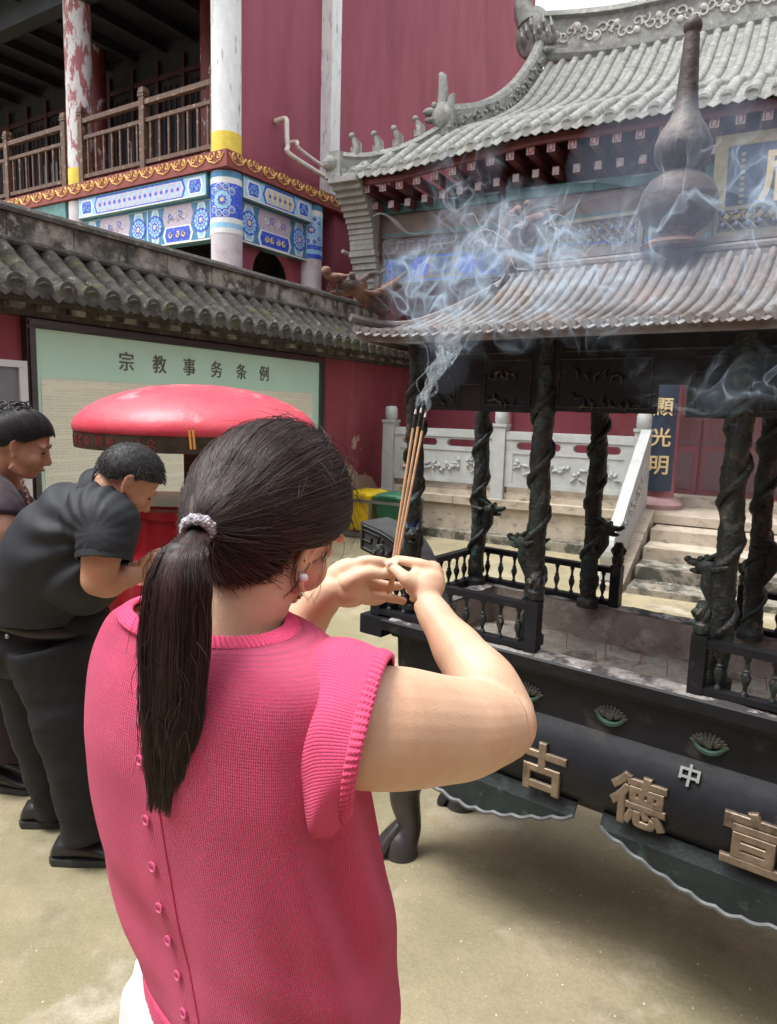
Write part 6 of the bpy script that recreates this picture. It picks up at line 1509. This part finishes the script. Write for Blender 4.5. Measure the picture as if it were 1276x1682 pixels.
def shoe(t,x,y,dx,dy,mt,sole,L_=.27):
    d=Vector((dx,dy,0)).normalized(); b=MB(); o=Vector((x,y,0))
    rs=[]
    for u,h,w_,lo in ((-.085,.055,.026,.02),(-.07,.085,.038,.018),(-.02,.092,.041,.018),(.03,.078,.042,.018),(.08,.060,.047,.018),(.13,.050,.046,.018),(.165,.040,.034,.018),(.182,.028,.014,.02)):
        u*=L_/.27; s_=Vector((-d.y,d.x,0)); rs.append([o+d*u+s_*(w_*math.cos(a))+Vector((0,0,lo+max(0,(h-lo)*(.5+.5*math.sin(a))))) for a in np.linspace(0,2*PI,21)[:-1]])
    b.rings(rs); sp_=part(t,'shoe',b,mt,True,60); b=MB(); rs=[]
    for u,w_ in ((-.092,.02),(-.08,.036),(-.02,.043),(.05,.044),(.12,.048),(.165,.038),(.188,.014)):
        u*=L_/.27; s_=Vector((-d.y,d.x,0)); rs.append([o+d*u+s_*w_+Vector((0,0,.003)),o+d*u+s_*w_+Vector((0,0,.024)),o+d*u-s_*w_+Vector((0,0,.024)),o+d*u-s_*w_+Vector((0,0,.003))])
    b.rings(rs); part(sp_,'sole',b,sole)
BSH=mat('black_shoe',(.018,.019,.021),.4,var=.2); BSO=mat('dark_sole',(.03,.035,.034),.7,var=.2)
g1=Y(138,1384,2.15); g2=Y(90,1345,2.36)
shoe(mn,g1.x-.01,2.155,.95,.05,BSH,BSO,.29); shoe(mn,g2.x-.02,2.36,.95,.12,BSH,BSO,.28)
# ================================================================ woman in plum at the left edge
SK3=skin_mat('warm_skin',(.46,.24,.16))
w2=thing('person','woman in plum blouse with curly black bun, behind the man in black polo','person',FW,(-1.50,2.62,0))
MH3=orient(76,24,2); HC3=Y(38,727,2.55)
b=MB(); head_prims(b,HC3,MH3,.98)
b.tube(bez([Y(-2,800,2.60),Y(10,770,2.59),Y(28,740,2.57)],10),lerps([.075,.054,.056],10),18)
b.tube([Y(-45,1000,2.66),Y(-38,900,2.66),Y(-15,830,2.62)],[.13,.15,.13],20)
S3=Y(-8,835,2.47); E3=Y(-8,905,2.44); 
b.tube(bez([S3,Y(2,868,2.44),Y(4,905,2.44),Y(-6,930,2.44)],14),lerps([.060,.058,.048,.045],14),16)
b.tube(bez([Y(-6,930,2.44),Y(20,935,2.46),Y(60,925,2.52)],14),lerps([.045,.038,.026],14),16)
p_=Y(60,925,2.52); simple_hand(p_,Vector((.9,.3,.05)),Vector((0,0,1)),.92,.35)
b.tube(bez([Y(-10,850,2.80),Y(10,910,2.80),Y(60,922,2.68)],14),lerps([.055,.042,.025],14),14); p_=Y(60,922,2.68); simple_hand(p_,Vector((.9,-.1,.05)),Vector((0,0,1)),.92,.35,-1)
mesh_part(w2,'body',remesh(b,.006,6),SK3); face_parts(w2,HC3,MH3,.98)
h3=hair_cap(w2,HC3,MH3,.98,(.086,.108,.110),[(-1,-.50),(-.5,-.50),(-.25,-.35),(-.05,.06),(.12,.0),(.3,.05),(.5,.22),(.75,.46),(1,.52)],BHAIR,amp=.0015)
bn=(MH3.transposed()@(Y(16,690,2.56)-HC3)); bnd=Vector((bn.x/.086,bn.y/.108,bn.z/.110)).normalized(); strands=[]; L3=[(-1,-.50),(-.5,-.50),(-.25,-.35),(-.05,.06),(.12,.0),(.3,.05),(.5,.22),(.75,.46),(1,.52)]
for i in range(5200):
    d0=Vector((rs2.gauss(0,1),rs2.gauss(0,1),rs2.gauss(0,1))).normalized()
    if d0.z<float(np.interp(d0.y,[p[0] for p in L3],[p[1] for p in L3]))-.06: continue
    om=math.acos(max(-1,min(1,d0.dot(bnd))))
    if om<.15: continue
    o_=[]; k3=1+rs2.uniform(.0,.025)
    for q in range(8):
        t=q/7; d=((d0*math.sin((1-t)*om)+bnd*math.sin(t*om))/math.sin(om)).normalized(); k2=k3*(1+.03*math.sin(PI*t)); o_.append(HC3+MH3@(Vector((d.x*.086*k2,(d.y*.108-.008)*k2,d.z*.110*k2+.012))*.98))
    strands.append(o_)
hair_curves('combed_hair',h3,strands,.0006,hair_mat('sleek_black_hair',(.008,.007,.009),(.035,.03,.034),.42),(-1.50,2.62,0))
b=MB()
for i in range(80):
    c=Y(14,674,2.56)+Vector((max(-.075,min(.075,rs2.gauss(0,.042))),rs2.gauss(0,.025),max(-.022,min(.024,rs2.gauss(0,.013))))); r=rs2.uniform(.008,.014); a0=rs2.uniform(0,6); ax=Vector((rs2.gauss(0,1),rs2.gauss(0,1),rs2.gauss(0,1))).normalized(); e1_=ax.orthogonal().normalized(); e2_=ax.cross(e1_)
    b.tube([c+ax*(.002*q-.008)+e1_*(r*math.cos(a0+q))+e2_*(r*math.sin(a0+q)) for q in np.linspace(0,9,26)],.0030,5)
b.ell(Y(14,680,2.56),(.062,.05,.034),None,20,12)
part(h3,'curly_bun',b,BHAIR,True)
PLUM=mat('plum_blouse',(.030,.012,.024),.7,var=.15,vs=6,sheen=.2,bump=(220,.0004)); PLD=mat('dark_plum_trousers',(.022,.010,.018),.75,var=.2,vs=5)
b=MB()
b.tube(bez([Y(-45,1030,2.66),Y(-42,950,2.66),Y(-32,870,2.65),Y(-12,815,2.62),Y(2,788,2.60)],20),lerps([(.16,.15),(.165,.155),(.17,.15),(.15,.12),(.075,.065)],20),32,upv=(0,1,0))
b.tube(bez([Y(-18,808,2.55),Y(-6,830,2.48),Y(1,858,2.445)],12),lerps([.082,.084,.078],12),22); b.tube(bez([Y(-8,815,2.72),Y(0,840,2.80),Y(8,875,2.81)],12),lerps([.08,.078,.066],12),18)
b.ell(Y(18,850,2.60),(.10,.10,.11),None,18,12)
me=remesh(b,.007,7); wrinkle(me,None,.005,13); pb=mesh_part(w2,'blouse',me,PLUM)
b=MB(); b.tube([Y(36,790,2.50),Y(44,812,2.488),Y(49,830,2.486)],.0035,6)
for i in range(6): b.ell(Y(38+2.3*i,790+9*i,2.487),.005,None,8,6)
part(pb,'beaded_trim',b,mat('copper_beads',(.35,.14,.10),.3,metal=.6,var=.3),True)
b=MB(); b.ell(Y(-38,1020,2.66),(.165,.15,.14),None,22,14)
b.tube(bez([Y(-20,1060,2.60),Y(-5,1150,2.58),Y(8,1215,2.57),Y(12,1240,2.57)],20),lerps([.12,.098,.092,.095],20),22); b.tube(bez([Y(-45,1060,2.74),Y(-34,1140,2.76),Y(-28,1215,2.76)],20),lerps([.12,.098,.095],20),20)
me=remesh(b,.007,6); wrinkle(me,None,.006,10); mesh_part(w2,'trousers',me,PLD)
g3=Y(14,1262,2.57); shoe(w2,g3.x-.03,2.58,.97,-.1,BSH,BSO,.25); shoe(w2,g3.x-.16,2.76,.97,-.1,BSH,BSO,.25)
# ================================================================ ash litter on the ground
b=MB(); rl=random.Random(9)
for i in range(130):
    px=rl.uniform(640,1270) if i>30 else rl.uniform(0,640); py=rl.uniform(1400,1680); 
    d=CR*((px-638)/FPX)-CU*((py-841)/FPX)+_F; p=Vector((0,0,HC))+d*(-HC/d.z); s=rl.choice((.0015,.002,.003,.0015)); b.ell((p.x,p.y,gz(p.x,p.y)+s*.3),(s,s*rl.uniform(.6,1.6),s*.5),None,5,3)
for i in range(40):
    a=rl.uniform(0,6); p=Vector((.03+rl.gauss(0,.03),2.27+rl.gauss(0,.02),.004)); b.ell(p,(.006,.004,.003),None,6,4)
solo('ground_litter',None,None,b,mat('pale_crumbs',(.62,.58,.46),.9,var=.2),kind='stuff')
# ================================================================ incense smoke
def ridge_smoke(name,scale,width,dens,stretch,warp,cover,col=(.66,.83,1.0)):
    m=bpy.data.materials.new(name); m.use_nodes=True; nt=m.node_tree; N=nt.nodes; L=nt.links
    N.remove(N['Principled BSDF']); v=N.new('ShaderNodeVolumePrincipled'); v.inputs['Color'].default_value=col+(1,); v.inputs['Anisotropy'].default_value=.1
    tc=N.new('ShaderNodeTexCoord'); mp=N.new('ShaderNodeMapping'); mp.inputs['Scale'].default_value=stretch; L.new(tc.outputs['Object'],mp.inputs[0])
    n0=N.new('ShaderNodeTexNoise'); n0.inputs['Scale'].default_value=scale*.6; n0.inputs['Detail'].default_value=1; L.new(mp.outputs[0],n0.inputs['Vector'])
    vm=N.new('ShaderNodeVectorMath'); vm.operation='MULTIPLY_ADD'; vm.inputs[1].default_value=(warp,warp,warp); L.new(n0.outputs['Color'],vm.inputs[0]); L.new(mp.outputs[0],vm.inputs[2])
    n1=N.new('ShaderNodeTexNoise'); n1.inputs['Scale'].default_value=scale; n1.inputs['Detail'].default_value=1.5; n1.inputs['Roughness'].default_value=.4; L.new(vm.outputs[0],n1.inputs['Vector'])
    def M_(op,a,b=None,c=None):
        n=N.new('ShaderNodeMath'); n.operation=op
        for i,x in enumerate((a,b,c)):
            if x is None: continue
            if isinstance(x,(int,float)): n.inputs[i].default_value=x
            else: L.new(x,n.inputs[i])
        return n.outputs[0]
    r=M_('ABSOLUTE',M_('SUBTRACT',n1.outputs['Fac'],.5)); sh=M_('MAXIMUM',M_('SUBTRACT',1,M_('DIVIDE',r,width)),0); sh=M_('POWER',sh,1.6)
    n2=N.new('ShaderNodeTexNoise'); n2.inputs['Scale'].default_value=scale*.45; n2.inputs['Detail'].default_value=2; L.new(mp.outputs[0],n2.inputs['Vector'])
    mr=N.new('ShaderNodeMapRange'); mr.inputs[1].default_value=cover; mr.inputs[2].default_value=cover+.16; L.new(n2.outputs['Fac'],mr.inputs[0])
    ln=N.new('ShaderNodeVectorMath'); ln.operation='LENGTH'; m3=N.new('ShaderNodeMapping'); m3.vector_type='POINT'; L.new(tc.outputs['Generated'],m3.inputs[0]); m3.inputs['Location'].default_value=(-1,-1,-1); m3.inputs['Scale'].default_value=(2,2,2); L.new(m3.outputs[0],ln.inputs[0])
    fo=N.new('ShaderNodeMapRange'); fo.inputs[1].default_value=1.0; fo.inputs[2].default_value=.45; L.new(ln.outputs['Value'],fo.inputs[0])
    d=M_('MULTIPLY',M_('MULTIPLY',M_('ADD',sh,.005),mr.outputs[0]),M_('MULTIPLY',fo.outputs[0],dens)); L.new(d,v.inputs['Density'])
    L.new(v.outputs[0],N['Material Output'].inputs['Volume']); m.cycles.volume_step_rate=.13; return m
def smoke_mat(name,dens,col=(.90,.96,1.0)):
    m=bpy.data.materials.new(name); m.use_nodes=True; nt=m.node_tree
    for n in list(nt.nodes):
        if n.type=='BSDF_PRINCIPLED': nt.nodes.remove(n)
    v=nt.nodes.new('ShaderNodeVolumePrincipled'); v.inputs['Color'].default_value=col+(1,); v.inputs['Density'].default_value=dens; v.inputs['Anisotropy'].default_value=.1
    nt.links.new(v.outputs[0],nt.nodes['Material Output'].inputs['Volume']); return m
rk_=random.Random(21)
def flow(p,s):
    v=Vector(p)*s
    a=noise.noise((v.x,v.y,v.z+7)); b_=noise.noise((v.x+31,v.y,v.z)); c=noise.noise((v.x,v.y+17,v.z))
    e=.05
    # swirling direction from the gradient of a noise field, in the plane facing the courtyard
    gx=noise.noise((v.x+e,v.y,v.z))-noise.noise((v.x-e,v.y,v.z)); gz_=noise.noise((v.x,v.y,v.z+e))-noise.noise((v.x,v.y,v.z-e))
    return Vector((gz_,.35*a*e*2,-gx))/(2*e)
def wisp(b,p,n,step,w0,w1,th,s=11,rise=.45,drift=Vector((0,0,0)),sg=1):
    P=[];p=Vector(p)
    for i in range(n):
        P.append(p.copy()); d=flow(p,s)*sg+Vector((0,0,rise))+drift; 
        if d.length<1e-4: d=Vector((0,0,1))
        p=p+d.normalized()*step
    k=len(P); ww=[]
    ph=rk_.uniform(0,6)
    for i in range(k):
        t=i/(k-1); e=math.sin(PI*min(1,max(0,t*.96+.02)))**.6; w=(w0+(w1-w0)*t)*e*(.55+.45*math.sin(t*7+ph)**2)+.0004; ww.append((max(.0005,w),max(.0003,th*(.4+.6*e))))
    # the sheet slowly turns about its path
    rs=[];nrm=None
    tw=rk_.uniform(-5,5); a0=rk_.uniform(0,6)
    for i,q in enumerate(P):
        t=(P[min(i+1,k-1)]-P[max(i-1,0)]).normalized(); o=t.orthogonal() if nrm is None else nrm-t*nrm.dot(t); nrm=o.normalized(); bb=t.cross(nrm); a=a0+tw*i/k; u=nrm*math.cos(a)+bb*math.sin(a); v=t.cross(u)
        rs.append([q+u*(ww[i][0]*math.cos(x))+v*(ww[i][1]*math.sin(x)) for x in (0,.45,1.57,2.69,3.14,3.59,4.71,5.83)])
    b.rings(rs)
b=MB()
for c in tips:                                   # three streams that rise from the glowing tips and braid together
    for q in range(5):
        mid=[c,c+Vector((.004,.004,.012)),Y(704+rk_.uniform(-10,8),636+rk_.uniform(-8,8),1.10),Y(716+rk_.uniform(-14,14),606,1.11),Y(738+rk_.uniform(-16,12),578,1.13),Y(738+rk_.uniform(-22,22),555,1.14),Y(760+rk_.uniform(-40,20),520,1.16),Y(745+rk_.uniform(-50,50),480+rk_.uniform(-10,10),1.18)]
        P=bez(mid,60); 
        for i in range(60): P[i]=P[i]+Vector((.0045*math.sin(i*.42+q*1.7),.003*math.cos(i*.3+q),0))*min(1,i/12)
        m_=rk_.randint(40,56); ww=[(.0012+.0085*(i/60)**.8*(.5+.5*math.sin(i*.23+q*2)**2),.0006+.0008*i/60) for i in range(m_)]
        for i in range(6): ww[-1-i]=(ww[-1-i][0]*(i+1)/7,ww[-1-i][1]*(i+1)/7)
        rs=[];a0=rk_.uniform(0,6)
        for i in range(m_):
            t=(P[i+1]-P[max(i-1,0)]).normalized(); nr=t.orthogonal().normalized(); bb=t.cross(nr); a=a0+i*.07; u=nr*math.cos(a)+bb*math.sin(a); v=t.cross(u); rs.append([P[i]+u*(ww[i][0]*math.cos(x))+v*(ww[i][1]*math.sin(x)) for x in (0,.45,1.57,2.69,3.14,3.59,4.71,5.83)])
        b.rings(rs)
solo('smoke','pale smoke braiding up from the three held incense sticks','smoke',b,smoke_mat('stick_smoke',85,(.80,.92,1.0)),smooth=True,angle=180,kind='stuff')
b=MB(); 
for i in range(16):     # the curling bank over the left end of the burner roof
    px=rk_.gauss(770,52); py=rk_.gauss(440,40); wisp(b,Y(px,py,1.25+rk_.uniform(-.06,.25)),rk_.randint(22,60),.0042,.0015,rk_.uniform(.003,.009),.0008,s=rk_.choice((14,20,26)),rise=rk_.uniform(-.2,.5),sg=rk_.choice((1,-1)))
for i in range(4):
    wisp(b,Y(rk_.uniform(650,700),rk_.uniform(430,540),1.3),rk_.randint(25,55),.0042,.001,.004,.0007,s=22,rise=.2,sg=-1)
for i in range(0):      # thin streamers drifting across the roof and the gourd
    px=rk_.choice((rk_.uniform(860,1276),rk_.gauss(930,60),rk_.gauss(1080,60))); py=rk_.choice((rk_.uniform(240,600),rk_.gauss(360,60),rk_.gauss(300,60)))
    if py<200: py=300
    wisp(b,Y(px,py,1.4+rk_.uniform(-.1,.25)),rk_.randint(14,46),.0055,.0006,rk_.uniform(.0015,.0055),.0006,s=rk_.choice((8,13,18)),rise=rk_.uniform(-.3,.6),drift=Vector((.25,0,0)),sg=rk_.choice((1,-1)))
for i in range(0):
    wisp(b,Y(rk_.uniform(1180,1276),rk_.uniform(580,700),1.35),rk_.randint(20,50),.0045,.0006,.0035,.0006,s=16,rise=.3,sg=rk_.choice((1,-1)))
for i in range(0):
    wisp(b,Y(rk_.uniform(780,1250),rk_.uniform(560,640),1.5),rk_.randint(25,60),.006,.0005,.0016,.0006,s=6,rise=-.2,sg=rk_.choice((1,-1)))
solo('smoke','curling wisps of pale smoke drifting over the burner roof','smoke',b,smoke_mat('roof_smoke',75),smooth=True,angle=180,kind='stuff')
b=MB()
for (px,py,d,rx,ry,rz) in ((1150,625,1.95,.40,.16,.10),(1000,600,2.05,.40,.16,.10),(1230,600,1.75,.30,.16,.13),(1180,740,2.15,.30,.2,.22),(1120,420,1.75,.36,.15,.16),(960,400,1.9,.30,.15,.14),(760,430,1.45,.13,.08,.085),(820,400,1.5,.14,.08,.09),(1150,280,1.9,.34,.15,.18),(730,590,1.2,.045,.04,.06)):
    b.ell(Y(px,py,d),(rx,ry,rz),None,28,18)
b2=MB(); b2.ell((0,0,0),(.25,.13,.18),None,28,18); c=Y(785,440,1.42)
o=solo('smoke','dense curling bank of smoke over the left end of the burner roof','smoke',b2,ridge_smoke('curling_smoke',18,.040,52,(1,1,.75),.09,.47),smooth=True,angle=180,kind='stuff'); o.location=c
b2=MB(); b2.ell((0,0,0),(.50,.14,.30),None,28,18); c=Y(1060,360,1.55)
o=solo('smoke','thin veils of smoke drifting past the gourd finial','smoke',b2,ridge_smoke('drifting_smoke',12,.018,36,(1.1,1,.65),.14,.515),smooth=True,angle=180,kind='stuff'); o.location=c
b2=MB(); b2.ell((0,0,0),(.26,.12,.13),None,28,18); c=Y(1225,610,1.45)
o=solo('smoke','faint curling smoke below the eave at the right of the burner','smoke',b2,ridge_smoke('eave_smoke',12,.014,26,(.8,1,1.3),.16,.49),smooth=True,angle=180,kind='stuff'); o.location=c
solo('smoke','thin bluish smoke hanging under and above the burner roof','smoke',b,smoke_mat('soft_smoke',.5,(.62,.76,1.0)),smooth=True,angle=180,kind='stuff')
for o in LATE: COL.objects.link(o)
